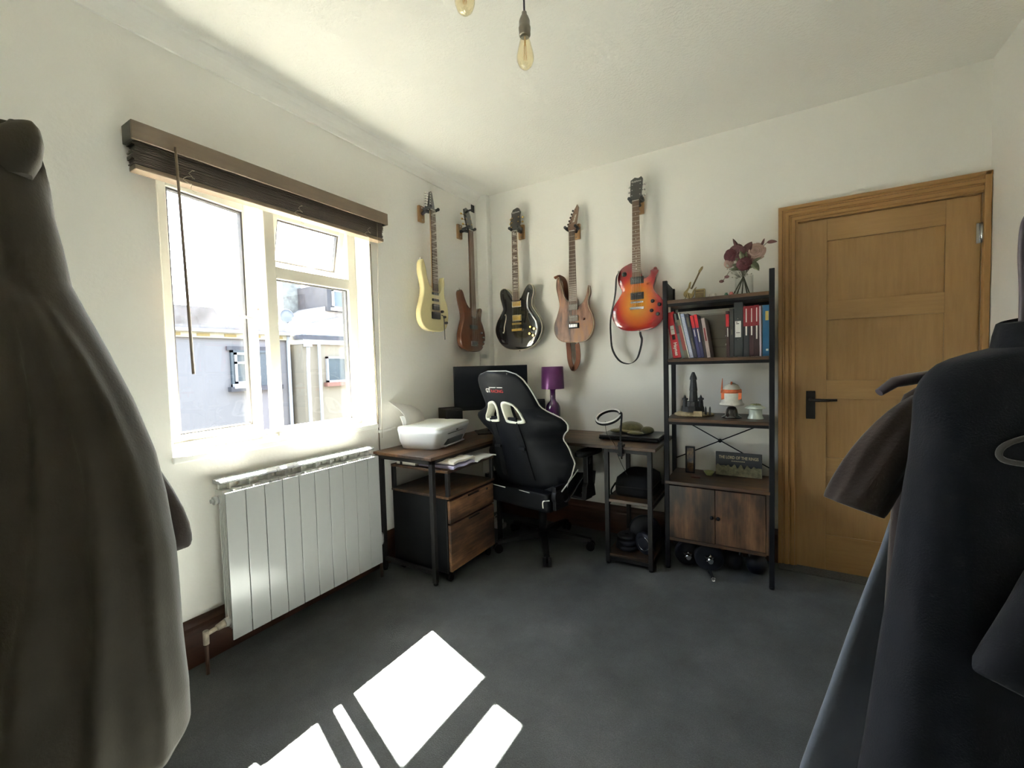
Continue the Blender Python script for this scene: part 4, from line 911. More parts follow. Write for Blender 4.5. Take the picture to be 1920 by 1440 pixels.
sp = [(-0.118, F - 0.012, 0.470), (-0.125, F - 0.016, 0.482), (-0.112, F + 0.006, 0.486), (-0.092, YB + 0.018, 0.45), (-0.085, YB + 0.030, 0.30), (-0.085, YB + 0.030, 0.10), (-0.072, YB + 0.020, -0.04), (-0.060, YB + 0.010, -0.13), (-0.030, YB, -0.190), (0.004, YB - 0.006, -0.150), (0.016, YB - 0.012, -0.10), (0.016, -0.083, -0.03), (0.010, -0.083, -0.008)]
obj('strap', ribbon(bez(sp, 6), (0.9, -0.45, 0), 0.048, 0.003), 'leather_brown', g)
strap_button(g, (0.008, -0.083, 0.002), (0, 0, -1)); strap_button(g, (-0.116, -0.083, 0.476), (-0.3, 0, 0.95))

# 3: cherry sunburst single cut
g = thing('electric_guitar', 'cherry sunburst single-cutaway electric guitar with black strap beside the shelving rack', 'guitar', (1.322, 0, 1.428), 'guitars hung on the walls', 0, True)
PL = CC([(0, 0), (0.10, 0.012), (0.155, 0.06), (0.174, 0.125), (0.158, 0.19), (0.118, 0.238), (0.100, 0.275), (0.112, 0.32), (0.127, 0.365), (0.124, 0.398), (0.110, 0.402), (0.095, 0.378), (0.070, 0.348), (0.045, 0.342), (0.030, 0.36), (0.010, 0.42), (-0.027, 0.447), (-0.065, 0.440), (-0.108, 0.415), (-0.131, 0.365), (-0.122, 0.310), (-0.103, 0.268), (-0.125, 0.225), (-0.160, 0.175), (-0.175, 0.12), (-0.157, 0.06), (-0.10, 0.012)])
F = -0.108; f = F - 0.006
b = obj('body', body_mb(PL, YB, F, 0.004, 0.006), 'burst', g)
neck_parts(g, 0.838, 0.352, 0.043, 0.056, f - 0.010, 'rosewood_l', 'rosewood', 22, 0.628, 'dot', bridge_z=0.150)
humbucker(g, 0.330, 'pick_black', 'pick_black', yf=f); humbucker(g, 0.228, 'pick_black', 'pick_black', yf=f)
obj('bridge', MB().box(-0.042, 0.042, f - 0.012, f, 0.180, 0.192), 'chrome', g, 0.002)
obj('tailpiece', MB().box(-0.047, 0.047, f - 0.016, f, 0.138, 0.156), 'chrome', g, 0.004)
for x, z in ((0.098, 0.185), (0.140, 0.160), (0.092, 0.125), (0.130, 0.100)): knob(g, x, z, f + 0.004, 'pick_black', 0.012)
obj('selector_switch', MB().lathe([(0.016, 0), (0.016, -0.002), (0.005, -0.003), (0.003, -0.014)], (-0.082, f, 0.378), 16, True, 'y'), 'pick_black', g)
hd = obj('headstock', MB().prism([(-0.024, 0.838), (0.024, 0.838), (0.036, 0.868), (0.040, 0.935), (0.041, 0.985), (0.030, 1.001), (0.012, 0.992), (-0.012, 1.001), (-0.038, 0.985), (-0.038, 0.935), (-0.036, 0.868)], 0.014, lambda u, v, w: (u, f - 0.008 + 0.20 * (v - 0.838) + w, v)), 'gloss_black', g, 0.001)
for s in (-1, 1):
    for k in range(3): tuner(hd, s * 0.026, 0.878 + 0.036 * k, s, f + 0.2 * (0.04 + 0.036 * k), 'chrome')
obj('headstock_lettering', text_mb('Epiphone', 0.017, lambda u, v, w: (u, f - 0.0088 + 0.2 * (0.975 + v - 0.838) - w, 0.973 + v), 0.0006), 'pearl', hd)
sp = [(-0.122, F - 0.004, 0.395), (-0.136, F - 0.008, 0.36), (-0.152, -0.10, 0.25), (-0.186, -0.095, 0.10), (-0.190, -0.09, -0.02), (-0.178, -0.09, -0.12), (-0.130, -0.09, -0.195), (-0.065, -0.09, -0.215), (-0.015, -0.09, -0.185), (0.010, -0.09, -0.12), (0.020, -0.088, -0.06), (0.012, -0.085, -0.03), (0.008, -0.084, -0.008)]
obj('strap', ribbon(bez(sp, 6), (0.55, -0.83, 0.1), 0.034, 0.003), 'strap_black', g)
strap_button(g, (0.006, -0.085, 0.002), (0, 0, -1)); strap_button(g, (-0.118, F, 0.398), (0, -1, 0))

# 4: cream superstrat on the window wall
g = thing('electric_guitar', 'cream electric guitar with shark-tooth inlays on the window wall, nearest the blind', 'guitar', (0, -0.714, 1.468), 'guitars hung on the walls', PI / 2, True)
PC = CC([(0, 0), (0.08, 0.008), (0.122, 0.05), (0.138, 0.12), (0.128, 0.19), (0.104, 0.24), (0.100, 0.29), (0.108, 0.335), (0.102, 0.378), (0.090, 0.372), (0.074, 0.315), (0.050, 0.272), (0.027, 0.266), (-0.027, 0.300), (-0.048, 0.315), (-0.066, 0.355), (-0.080, 0.420), (-0.098, 0.468), (-0.110, 0.472), (-0.126, 0.445), (-0.128, 0.39), (-0.114, 0.33), (-0.108, 0.27), (-0.126, 0.20), (-0.150, 0.13), (-0.142, 0.06), (-0.09, 0.012)])
YB2 = -0.068; F = -0.112; f = F
b = obj('body', body_mb(PC, YB2, F, 0.007), 'cream_body', g)
neck_parts(g, 0.814, 0.275, 0.043, 0.056, f - 0.009, 'rosewood', 'maple', 24, 0.648, 'shark', bridge_z=0.115)
obj('pickup', MB().box(-0.035, 0.035, f - 0.007, f, 0.248, 0.266), 'pick_black', g, 0.006)
obj('pickup', MB().box(-0.035, 0.035, f - 0.007, f, 0.205, 0.223), 'pick_black', g, 0.006)
humbucker(g, 0.166, 'pick_black', yf=f, h=0.040)
br = obj('bridge', MB().box(-0.045, 0.040, f - 0.012, f, 0.085, 0.132), 'pick_black', g, 0.004)
for x, z in ((0.062, 0.140), (0.085, 0.105), (0.100, 0.065)): knob(g, x, z, f, 'pick_black', 0.010)
obj('tremolo_arm', MB().tube(bez([(0.045, f - 0.014, 0.115), (0.060, f - 0.020, 0.10), (0.062, f - 0.020, 0.03), (0.066, f - 0.018, -0.055)], 6), 0.0032, 8), 'pick_black', g)
hd = obj('headstock', MB().prism([(-0.022, 0.812), (0.022, 0.812), (0.027, 0.85), (0.031, 0.94), (0.024, 0.958), (0.010, 0.95), (-0.012, 0.89), (-0.034, 0.835)], 0.014, lambda u, v, w: (u, f - 0.006 + 0.2 * (v - 0.812) + w, v)), 'gloss_black', g, 0.001)
for k in range(6): tuner(hd, -0.020 + 0.006 * k, 0.838 + 0.020 * k, -1, f + 0.2 * (0.03 + 0.020 * k), 'chrome')
strap_button(g, (-0.108, -0.09, 0.470), (-0.2, 0, 0.97)); strap_button(g, (-0.01, -0.09, 0.002), (0, 0, -1))

# 5: red-brown bass on the window wall
g = thing('bass_guitar', 'red-brown fretless bass guitar hanging on the window wall next to the corner', 'guitar', (0, -0.285, 1.333), 'guitars hung on the walls', PI / 2, True)
PB = CC([(0, 0), (0.09, 0.010), (0.145, 0.06), (0.160, 0.13), (0.138, 0.20), (0.112, 0.25), (0.118, 0.295), (0.126, 0.332), (0.104, 0.345), (0.070, 0.31), (0.036, 0.285), (0.027, 0.295), (-0.027, 0.330), (-0.065, 0.360), (-0.092, 0.405), (-0.110, 0.445), (-0.132, 0.462), (-0.150, 0.437), (-0.142, 0.38), (-0.118, 0.30), (-0.115, 0.25), (-0.138, 0.19), (-0.158, 0.12), (-0.145, 0.05), (-0.09, 0.010)])
b = obj('body', body_mb(PB, YB2, F, 0.007), 'walnut_body', g)
neck_parts(g, 0.921, 0.270, 0.045, 0.064, f - 0.009, 'rosewood_l', 'walnut_body', 0, 0.86, None, 5, 0.075)
obj('pickup', MB().box(-0.048, 0.048, f - 0.008, f, 0.175, 0.205), 'pick_black', g, 0.005)
br = obj('bridge', MB().box(-0.040, 0.040, f - 0.008, f, 0.045, 0.085), 'chrome', g, 0.002)
for k in range(5): obj('saddle', MB().box(-0.036 + k * 0.015, -0.025 + k * 0.015, f - 0.015, f - 0.007, 0.055, 0.080), 'chrome', br)
for x, z in ((0.095, 0.150), (0.115, 0.115), (0.120, 0.080), (0.108, 0.048)): knob(g, x, z, f, 'chrome', 0.008)
hd = obj('headstock', MB().prism([(-0.023, 0.919), (0.023, 0.919), (0.036, 0.955), (0.034, 1.05), (0.022, 1.09), (-0.006, 1.10), (-0.030, 1.085), (-0.038, 1.03), (-0.036, 0.955)], 0.015, lambda u, v, w: (u, f - 0.006 + 0.2 * (v - 0.919) + w, v)), 'gloss_black', g, 0.001)
for k in range(3): tuner(hd, -0.028, 0.965 + 0.040 * k, -1, f + 0.2 * (0.05 + 0.040 * k), 'gold')
for k in range(2): tuner(hd, 0.026, 0.975 + 0.045 * k, 1, f + 0.2 * (0.06 + 0.045 * k), 'gold')
obj('tuner_clip', MB().box(-0.004, 0.034, f - 0.020, f - 0.014, 1.06, 1.115).box(0.004, 0.020, f - 0.014, f + 0.035, 1.075, 1.085), 'blackplastic', g, 0.002)
strap_button(g, (-0.133, -0.09, 0.462), (-0.2, 0, 0.97))

# wall hangers
M['hang_wood'] = wood('hanger_block_wood', (0.20, 0.11, 0.045), (0.32, 0.19, 0.085), 2, 0.45, 8)
M['hang_foam'] = mat('black_foam_yoke', (0.015, 0.015, 0.016), 0.7)
def hanger(label, loc, rz, zy, dx=0.0):
    t = thing('guitar_hanger', label, 'hanger', loc, 'wooden guitar hangers', rz, True)
    obj('wood_block', MB().box(-0.027 + dx, 0.027 + dx, -0.020, 0, -0.055, 0.055), 'hang_wood', t, 0.004)
    for z in (-0.04, 0.04): obj('screw', MB().cyl((dx, -0.0215, z), (dx, -0.019, z), 0.0045, 10), 'steel', t)
    obj('arm', MB().tube([(dx, -0.020, 0.0), (dx * 0.5, -0.050, zy), (0, -0.068, zy)], [0.012, 0.010, 0.009], 10), 'blackmetal', t)
    y_ = obj('yoke', MB().tube([(-0.036, -0.072, zy), (0, -0.062, zy), (0.036, -0.072, zy)], [0.011, 0.012, 0.011], 10), 'hang_foam', t)
    for s in (-1, 1):
        obj('prong', MB().tube([(s * 0.036, -0.070, zy), (s * 0.039, -0.100, zy + 0.002), (s * 0.039, -0.128, zy + 0.006)], [0.010, 0.010, 0.009], 10).sphere((s * 0.039, -0.132, zy + 0.007), 0.011, 10, 6), 'hang_foam', y_)
hanger('wooden guitar hanger holding the black semi-hollow guitar', (0.405, 0, 2.258), 0, 0.0)
hanger('wooden guitar hanger holding the brown figured-wood guitar', (0.866, 0, 2.178), 0, 0.0)
hanger('wooden guitar hanger holding the cherry sunburst guitar', (1.322, 0, 2.266), 0, 0.012)
hanger('wooden guitar hanger holding the cream guitar', (0, -0.714, 2.280), PI / 2, 0.010)
hanger('wooden guitar hanger holding the red-brown bass', (0, -0.290, 2.264), PI / 2, 0.0)
# ------------------------------------------------------------------ shelving rack with cabinet
rk = thing('shelving_rack', 'tall rustic brown shelving rack with black posts and two-door cabinet beside the door', 'shelf', (1.815, -0.2, 0.0))
RF, RB = -0.372, -0.046
for x, xb in ((1.552, 1.532), (2.080, 2.080)):
    for x, y, zt in ((x, RF, 1.685), (xb, RB, 1.685)):
        p = obj('post', MB().box(x - 0.0125, x + 0.0125, y - 0.0125, y + 0.0125, 0.012, zt), 'blackmetal', rk, 0.002)
        obj('foot', MB().cyl((x, y, 0), (x, y, 0.013), 0.014, 10), 'blackplastic', p)
    obj('end_plate', MB().prism([(RF + 0.0125, 1.575), (RB - 0.0125, 1.575), (RB - 0.0125, 1.685), (RF + 0.0125, 1.685)], 0.008, lambda u, v, w, x=x: (x + (0.020 if x < 1.7 else 0) * (RB - u) / (RB - RF) - 0.004 + w, u, v)), 'legmetal', rk, 0.002)
    xs_ = x + (0.013 if x < 1.7 else 0)
    obj('plate_slot', MB().box(xs_ - 0.006, xs_ + 0.006, RF + 0.10, RF + 0.15, 1.600, 1.645), 'gasket', rk)
for nm, z0, z1 in (('shelf', 1.552, 1.571), ('shelf', 1.218, 1.237), ('shelf', 0.872, 0.891)):
    s = obj(nm, MB().box(1.547, 2.067, -0.382, -0.030, z0, z1), 'rust_x', rk, 0.0015)
    for y in (RF, RB): obj('shelf_rail', MB().box(1.565, 2.067, y - 0.009, y + 0.009, z0 - 0.016, z0), 'blackmetal', s)
for a, b in (((1.545, 0.865), (2.067, 0.575)), ((1.545, 0.592), (2.067, 0.850))):
    obj('cross_brace', MB().tube([(a[0], RB, a[1]), (b[0], RB + (0.006 if a[1] < 0.7 else 0), b[1])], 0.0035, 8), 'blackmetal', rk)
obj('brace_hub', MB().cyl((1.803, RB - 0.008, 0.720), (1.803, RB + 0.012, 0.720), 0.011, 12), 'blackmetal', rk)
cb = obj('cabinet_top', MB().box(1.543, 2.072, -0.385, -0.030, 0.505, 0.523), 'rust_x', rk, 0.0015)
for x0, x1 in ((1.5445, 1.562), (2.055, 2.072)): obj('cabinet_side', MB().box(x0, x1, -0.383, -0.032, 0.180, 0.505), 'rust_z', rk, 0.001)
obj('cabinet_bottom', MB().box(1.562, 2.055, -0.383, -0.032, 0.172, 0.190), 'rust_x', rk, 0.001)
obj('cabinet_back', MB().box(1.562, 2.055, -0.045, -0.035, 0.19, 0.505), 'rust_x', rk)
for x0, x1, xk in ((1.565, 1.8075, 1.793), (1.8105, 2.052, 1.826)):
    d = obj('cabinet_door', MB().box(x0, x1, -0.384, -0.368, 0.193, 0.498), 'rust_z', rk, 0.0015)
    obj('door_knob', MB().lathe([(0.004, 0), (0.004, -0.010), (0.010, -0.014), (0.010, -0.022), (0.001, -0.024)], (xk, -0.384, 0.345), 14, True, 'y'), 'blackmetal', d)

# ------------------------------------------------------------------ books and files on the second shelf
BZ = 1.2375
def _print(par, rects, m):
    mb = MB()
    for u0, u1, v0, v1 in rects: mb.box(u0, u1, -0.0007, 0.0, v0, v1)
    o = obj('spine_print', mb, m, par)
    if len(rects) > 1: o['kind'] = 'stuff'
    return o
def book(label, x0, w, h, lean, col, dep=0.17, yfront=-0.350, name='book', cat='book', bands=(), prints=(), pages='paper_cream', rough=0.45):
    """x0: lower left corner on the shelf; lean in degrees, top towards the window"""
    t = thing(name, label, cat, (x0, yfront, BZ), 'books and files on the rack', 0, True)
    t.rotation_euler = (0, -math.radians(lean), 0)
    k = 'cover_' + label; M[k] = mat(k.replace(' ', '_')[:40], col, rough, var=0.08)
    b = 0.0016 if w > 0.006 else w * 0.25
    cv = MB().box(0, w, 0, b * 1.5, 0, h).box(0, b, b * 1.5, dep, 0, h).box(w - b, w, b * 1.5, dep, 0, h)
    c = obj('cover', cv, k, t)
    obj('page_block', MB().box(b, w - b, b * 1.5, dep - 0.004, 0.002, h - 0.003), pages, t)
    for v0, v1, mc in bands: obj('spine_band', MB().box(-0.0002, w + 0.0002, -0.0004, 0.0, v0 * h, v1 * h), mc, c)
    for rects, mc in prints: _print(c, [(u0 * w, u1 * w, v0 * h, v1 * h) for u0, u1, v0, v1 in rects], mc)
    return t, c
M['book_red'] = mat('spine_red', (0.45, 0.02, 0.03), 0.4)
M['book_dred'] = mat('spine_dark_red', (0.20, 0.012, 0.02), 0.4)
M['book_white'] = mat('spine_white', (0.68, 0.66, 0.62), 0.5)
M['book_gold'] = mat('spine_gold', (0.50, 0.36, 0.10), 0.4)
M['book_dark'] = mat('spine_dark', (0.03, 0.03, 0.035), 0.5)
M['book_olive'] = mat('spine_olive', (0.12, 0.11, 0.07), 0.5)
def X(u): return 1.530 + u * 0.000303
t, c = book('pale comb-bound booklet at the left end of the book shelf', X(112), 0.022, 0.240, 7.5, (0.42, 0.42, 0.44), prints=())
cmb = MB()
for k in range(22): cmb.box(0.016, 0.023, -0.003, 0.004, 0.008 + k * 0.0075, 0.012 + k * 0.0075)
o = obj('binding_comb', cmb, 'book_white', t); o['kind'] = 'stuff'
t, c = book('bright red lever-arch file leaning beside the comb-bound booklet', X(190), 0.045, 0.268, 8.5, (0.50, 0.022, 0.035), 0.24, name='lever_arch_file', cat='file')
obj('label_holder', MB().box(0.012, 0.033, -0.0012, 0, 0.138, 0.190), 'book_white', c, 0.0004)
obj('label_line', MB().box(0.013, 0.032, -0.0017, -0.0011, 0.166, 0.168), 'book_dark', c)
obj('finger_hole', MB().box(0.015, 0.030, -0.0010, 0, 0.108, 0.132), 'legmetal', c)
obj('file_lettering', text_mb('Haynes', 0.026, lambda u, v, w: (0.024 + v, -0.0006 - w, 0.052 - u), 0.0006, bold=0.0008), 'book_white', c)
book('slim grey-green book leaning against the red file', X(345), 0.0165, 0.262, 10.5, (0.13, 0.15, 0.15), bands=((0.55, 0.80, 'book_dark'),))
book('worn red and olive comic paperback in the leaning row', X(402), 0.0200, 0.225, 11.5, (0.22, 0.045, 0.04), bands=((0.0, 0.2, 'book_olive'), (0.85, 1.0, 'book_olive')))
book('very thin white booklet in the leaning row', X(470), 0.0055, 0.268, 12.2, (0.70, 0.68, 0.60))
book('pale blue patterned paperback in the leaning row', X(497), 0.0180, 0.258, 11.5, (0.36, 0.40, 0.58), prints=(([(0.15, 0.85, 0.03 + k * 0.035, 0.045 + k * 0.035) for k in range(26)], 'book_white'),))
book('black paperback with small grey lettering in the leaning row', X(562), 0.0190, 0.255, 10.8, (0.035, 0.035, 0.05), prints=(([(0.3, 0.7, 0.70, 0.92)], 'book_olive'), ([(0.35, 0.65, 0.2, 0.45)], 'book_olive')))
book('navy paperback with red top, left of the matching pair', X(632), 0.0165, 0.243, 9.8, (0.035, 0.035, 0.12), bands=((0.70, 1.0, 'book_red'),), prints=(([(0.35, 0.6, 0.50, 0.66)], 'book_white'),))
book('navy paperback with red top, right of the matching pair', X(690), 0.0165, 0.247, 9.2, (0.030, 0.030, 0.09), bands=((0.69, 1.0, 'book_red'),), prints=(([(0.3, 0.6, 0.36, 0.66)], 'book_white'),))
book('small black paperback near the gap in the books', X(748), 0.0120, 0.220, 8.6, (0.03, 0.022, 0.022))
book('pinkish worn paperback at the edge of the gap', X(792), 0.0175, 0.222, 8.2, (0.42, 0.33, 0.31), prints=(([(0.3, 0.7, 0.42, 0.75)], 'book_dred'),))
# right-hand upright group
book('black manual with red top just right of the gap', X(1112), 0.0155, 0.250, 0.8, (0.035, 0.012, 0.014), bands=((0.66, 0.93, 'book_red'),), prints=(([(0.4, 0.65, 0.44, 0.63)], 'book_white'),))
book('plain black manual left of the black lever-arch file', X(1168), 0.0195, 0.262, 0.3, (0.020, 0.020, 0.022), prints=(([(0.4, 0.65, 0.46, 0.57)], 'book_olive'),))
t, c = book('black lever-arch file with white spine label', X(1236), 0.0415, 0.292, 0.0, (0.030, 0.034, 0.036), 0.26, name='lever_arch_file', cat='file')
lb = obj('spine_label', MB().box(0.005, 0.033, -0.0012, 0, 0.105, 0.192), 'book_white', c, 0.0004)
_print(lb, [(0.010, 0.024, 0.176, 0.180), (0.010, 0.028, 0.128, 0.131), (0.010, 0.016, 0.184, 0.188)], 'legmetal').location.y = -0.0012
for z in (0.092, 0.204): obj('label_rivet', MB().lathe([(0.004, 0), (0.003, -0.002)], (0.018, 0, z), 10, True, 'y'), 'chrome', c)
rd3 = (((0.60, 1.0, 'book_dred'),), (([(0.42, 0.62, 0.68, 0.95)], 'book_white'), ([(0.38, 0.66, 0.42, 0.60)], 'book_white')))
book('dark manual with maroon top, left of the three beside the black file', X(1382), 0.0265, 0.268, 0, (0.016, 0.020, 0.026), bands=rd3[0], prints=rd3[1])
book('dark manual with maroon top, middle of the three beside the black file', X(1472), 0.0220, 0.268, 0, (0.040, 0.014, 0.018), bands=rd3[0], prints=rd3[1])
book('dark manual with maroon top, right of the three beside the black file', X(1547), 0.0235, 0.270, 0, (0.030, 0.012, 0.014), bands=rd3[0], prints=(rd3[1][0], ([(0.38, 0.66, 0.34, 0.60)], 'book_white')))
book('thin pale pink booklet next to the blue book', X(1632), 0.0085, 0.262, 0.5, (0.50, 0.42, 0.47))
book('thick blue hardback with gold panel at the right end', X(1676), 0.0400, 0.266, 0.0, (0.010, 0.085, 0.19), prints=(([(0.32, 0.68, 0.70, 0.88)], 'book_gold'), ([(0.38, 0.66, 0.10, 0.14)], 'book_white')))
# smoky plastic document box behind the gap
M['smoke'] = glass('smoky_plastic', (0.80, 0.78, 0.75), 0.06, 0.15)
db_ = thing('document_box', 'smoky clear plastic box standing in the gap between the books', 'box', (1.78, -0.20, BZ))
obj('front_wall', MB().box(1.68, 1.862, -0.150, -0.147, BZ, BZ + 0.262), 'smoke', db_)
obj('back_wall', MB().box(1.68, 1.862, -0.060, -0.057, BZ, BZ + 0.262), 'smoke', db_)
for x in (1.68, 1.859): obj('side_wall', MB().box(x, x + 0.003, -0.147, -0.060, BZ, BZ + 0.262), 'smoke', db_)
for z in (0.06, 0.11): obj('rib', MB().box(1.683, 1.859, -0.1515, -0.150, BZ + z, BZ + z + 0.003), 'smoke', db_)
for z in (0.075, 0.125): obj('clip', MB().box(1.845, 1.851, -0.154, -0.150, BZ + z - 0.004, BZ + z + 0.004), 'book_white', db_)

# ------------------------------------------------------------------ top shelf
TZ = 1.5715
M['old_gold'] = mat('antique_gold_metal', (0.34, 0.27, 0.13), 0.35, 0.6, var=0.25, scale=60)
M['old_gold_d'] = mat('antique_gold_dark', (0.14, 0.10, 0.05), 0.45, 0.5, var=0.25, scale=60)
mg = thing('miniature_guitar', 'miniature gold guitar ornament leaning on its stand on the top shelf', 'ornament', (1.665, -0.27, TZ))
tilt = Matrix.Translation((1.655, -0.27, TZ + 0.018)) @ Matrix.Rotation(math.radians(24), 4, 'Y') @ Matrix.Rotation(math.radians(-8), 4, 'X')
sm = [(u * 0.20, v * 0.20) for u, v in [(p[0], p[1]) for p in PC]]
obj('body', body_mb(sm, 0.004, -0.004, 0.0012).xf(tilt), 'old_gold', mg)
obj('neck', MB().box(-0.004, 0.004, -0.0055, 0.001, 0.055, 0.158).xf(tilt), 'old_gold_d', mg)
obj('headstock', MB().prism([(-0.005, 0.158), (0.005, 0.158), (0.009, 0.185), (0.004, 0.198), (-0.004, 0.19), (-0.008, 0.165)], 0.004, lambda u, v, w: (u, -0.004 + w, v)).xf(tilt), 'old_gold', mg)
obj('pickguard', MB().box(-0.012, 0.012, -0.0052, -0.004, 0.030, 0.055).xf(tilt), 'book_white', mg)
obj('stand', MB().tube([(1.640, -0.285, TZ + 0.001), (1.652, -0.276, TZ + 0.03), (1.655, -0.258, TZ + 0.06), (1.66, -0.235, TZ + 0.001)], 0.002, 6).tube([(1.672, -0.285, TZ + 0.001), (1.664, -0.276, TZ + 0.03), (1.655, -0.258, TZ + 0.06)], 0.002, 6), 'old_gold_d', mg)
am = thing('miniature_amplifier', 'miniature gold amplifier ornament behind the tiny guitar', 'ornament', (1.722, -0.24, TZ))
obj('case', MB().box(1.695, 1.749, -0.257, -0.228, TZ, TZ + 0.066), 'old_gold', am, 0.004)
obj('grille', MB().box(1.701, 1.743, -0.2595, -0.2565, TZ + 0.008, TZ + 0.043), 'old_gold_d', am)
obj('control_strip', MB().box(1.701, 1.743, -0.2595, -0.2565, TZ + 0.047, TZ + 0.058), 'old_gold_d', am)
tag(obj('ceramic_pot', MB().lathe([(0.016, 0), (0.018, 0.004), (0.018, 0.030), (0.0165, 0.034), (0.0155, 0.034), (0.0155, 0.004), (0.001, 0.003)], (1.788, -0.235, TZ), 24), mat('glossy_white_ceramic', (0.66, 0.64, 0.58), 0.12)), 'small glossy white pot in the middle of the top shelf', 'pot')
tag(obj('paint_pot', MB().lathe([(0.009, 0), (0.010, 0.002), (0.010, 0.022), (0.007, 0.025), (0.007, 0.030), (0.001, 0.030)], (1.858, -0.24, TZ), 14), mat('green_pot', (0.03, 0.16, 0.09), 0.4)), 'tiny green pot left of the glass vase', 'pot')
tag(obj('paint_pot', MB().lathe([(0.011, 0), (0.012, 0.002), (0.012, 0.022), (0.008, 0.026), (0.008, 0.031), (0.001, 0.031)], (1.884, -0.25, TZ), 14), mat('coral_pot', (0.55, 0.16, 0.15), 0.4)), 'tiny coral red pot touching the glass vase', 'pot')
# vase of flowers
VX, VY = 1.945, -0.20
vs = thing('flower_vase', 'clear glass vase of dusky pink and burgundy artificial flowers on the top shelf', 'vase', (VX, VY, TZ))
M['vase_glass'] = glass('clear_vase_glass', (0.985, 0.99, 0.985), 0.05)
obj('glass_jar', MB().lathe([(0.044, 0), (0.046, 0.003), (0.046, 0.122), (0.0445, 0.122), (0.0445, 0.006), (0.002, 0.005)], (VX, VY, TZ), 32), 'vase_glass', vs)
M['stem'] = mat('dark_green_stem', (0.055, 0.06, 0.03), 0.7)
M['leaf'] = mat('grey_green_leaf', (0.10, 0.115, 0.06), 0.6, var=0.3, scale=50)
M['leaf_pale'] = mat('pale_sage_sprig', (0.40, 0.40, 0.34), 0.7, var=0.2)
M['leaf_red'] = mat('wine_red_leaf', (0.095, 0.034, 0.034), 0.6, var=0.2, scale=50)
M['petal_pink'] = mat('dusky_pink_petal', (0.42, 0.28, 0.24), 0.7, var=0.15, scale=60)
M['petal_wine'] = mat('burgundy_petal', (0.075, 0.010, 0.018), 0.6, var=0.2, scale=60)
M['petal_mauve'] = mat('mauve_petal', (0.145, 0.065, 0.068), 0.65, var=0.2, scale=60)
def leafmb(base, tip, w, n=8, curl=0.15):
    base = Vector(base); tip = Vector(tip); ax = tip - base; L = ax.length; ax.normalize()
    side = ax.cross(Vector((0, -1, 0.2))).normalized(); nn = side.cross(ax)
    rows = []
    for k in range(n + 1):
        a = k / n; hw_ = w / 2 * math.sin(PI * a ** 0.8) ** 0.8 + 0.0006; c = base + ax * L * a + nn * curl * L * math.sin(PI * a) * 0.4
        rows.append([c - side * hw_ + nn * hw_ * 0.3, c, c + side * hw_ + nn * hw_ * 0.3, c + nn * -0.0008])
    return MB().loft(rows, True, True)
def rose(par, c, r, m1, m2, look=(0, -1, 0.2), name='rose'):
    c = Vector(c); z = Vector(look).normalized(); x = z.orthogonal().normalized(); y = z.cross(x)
    core = obj(name, MB().sphere(tuple(c - z * r * 0.3), r * 0.35, 10, 7), m2, par)
    layers = ((6, 1.0, -0.10, 0.55), (5, 0.82, 0.12, 0.50), (5, 0.62, 0.30, 0.42), (4, 0.42, 0.42, 0.34), (3, 0.24, 0.48, 0.26))
    for li, (n, rr, hgt, ht) in enumerate(layers):
        for k in range(n):
            a0 = 2 * PI * k / n + li * 0.7; rows = []
            for i in range(5):
                v = i / 4; row = []
                for j in range(7):
                    u = (j / 6 - 0.5); a = a0 + u * 2 * PI / n * 1.3
                    rad = r * rr * (0.45 + 0.50 * v + 0.18 * v ** 4) * (1 + 0.12 * u); h_ = r * (hgt - 0.35 + ht * (v - 0.55 * v ** 3) - 0.5 * u * u * v)
                    row.append(c + (x * math.cos(a) + y * math.sin(a)) * rad + z * h_)
                rows.append(row)
            mb = MB(); mb.loft(rows, False, True, closed=False)
            mb2 = MB(); mb2.add(mb.v, mb.f, True)
            pt = obj('petal', mb2, m1 if (li + k) % 3 else m2, core)
            sd = pt.modifiers.new('thickness', 'SOLIDIFY'); sd.thickness = 0.0012
rose(vs, (2.000, VY - 0.02, TZ + 0.245), 0.046, 'petal_pink', 'petal_pink')
rose(vs, (1.905, VY - 0.025, TZ + 0.255), 0.040, 'petal_mauve', 'petal_mauve', (-0.3, -1, 0.1))
rose(vs, (1.872, VY - 0.03, TZ + 0.238), 0.033, 'petal_wine', 'petal_wine', (-0.6, -1, -0.1))
rose(vs, (1.948, VY - 0.05, TZ + 0.180), 0.034, 'petal_wine', 'petal_wine', (0.1, -1, -0.1))
rose(vs, (1.868, VY - 0.02, TZ + 0.197), 0.024, 'petal_pink', 'petal_pink', (-0.3, -1, -0.2))
rose(vs, (1.972, VY - 0.02, TZ + 0.212), 0.026, 'petal_mauve', 'petal_pink', (0.2, -1, -0.3))
for a, b in (((1.965, -0.195), (1.885, -0.21)), ((1.925, -0.18), (1.935, -0.22)), ((1.915, -0.21), (1.975, -0.19)), ((1.935, -0.215), (1.962, -0.19)), ((1.950, -0.17), (1.905, -0.2))):
    obj('stem', MB().tube([(b[0], b[1], TZ + 0.008), (1.942, -0.2, TZ + 0.118), (2 * 1.942 - b[0], a[1], TZ + 0.20)], [0.0035, 0.003, 0.0025], 8), 'stem', vs)
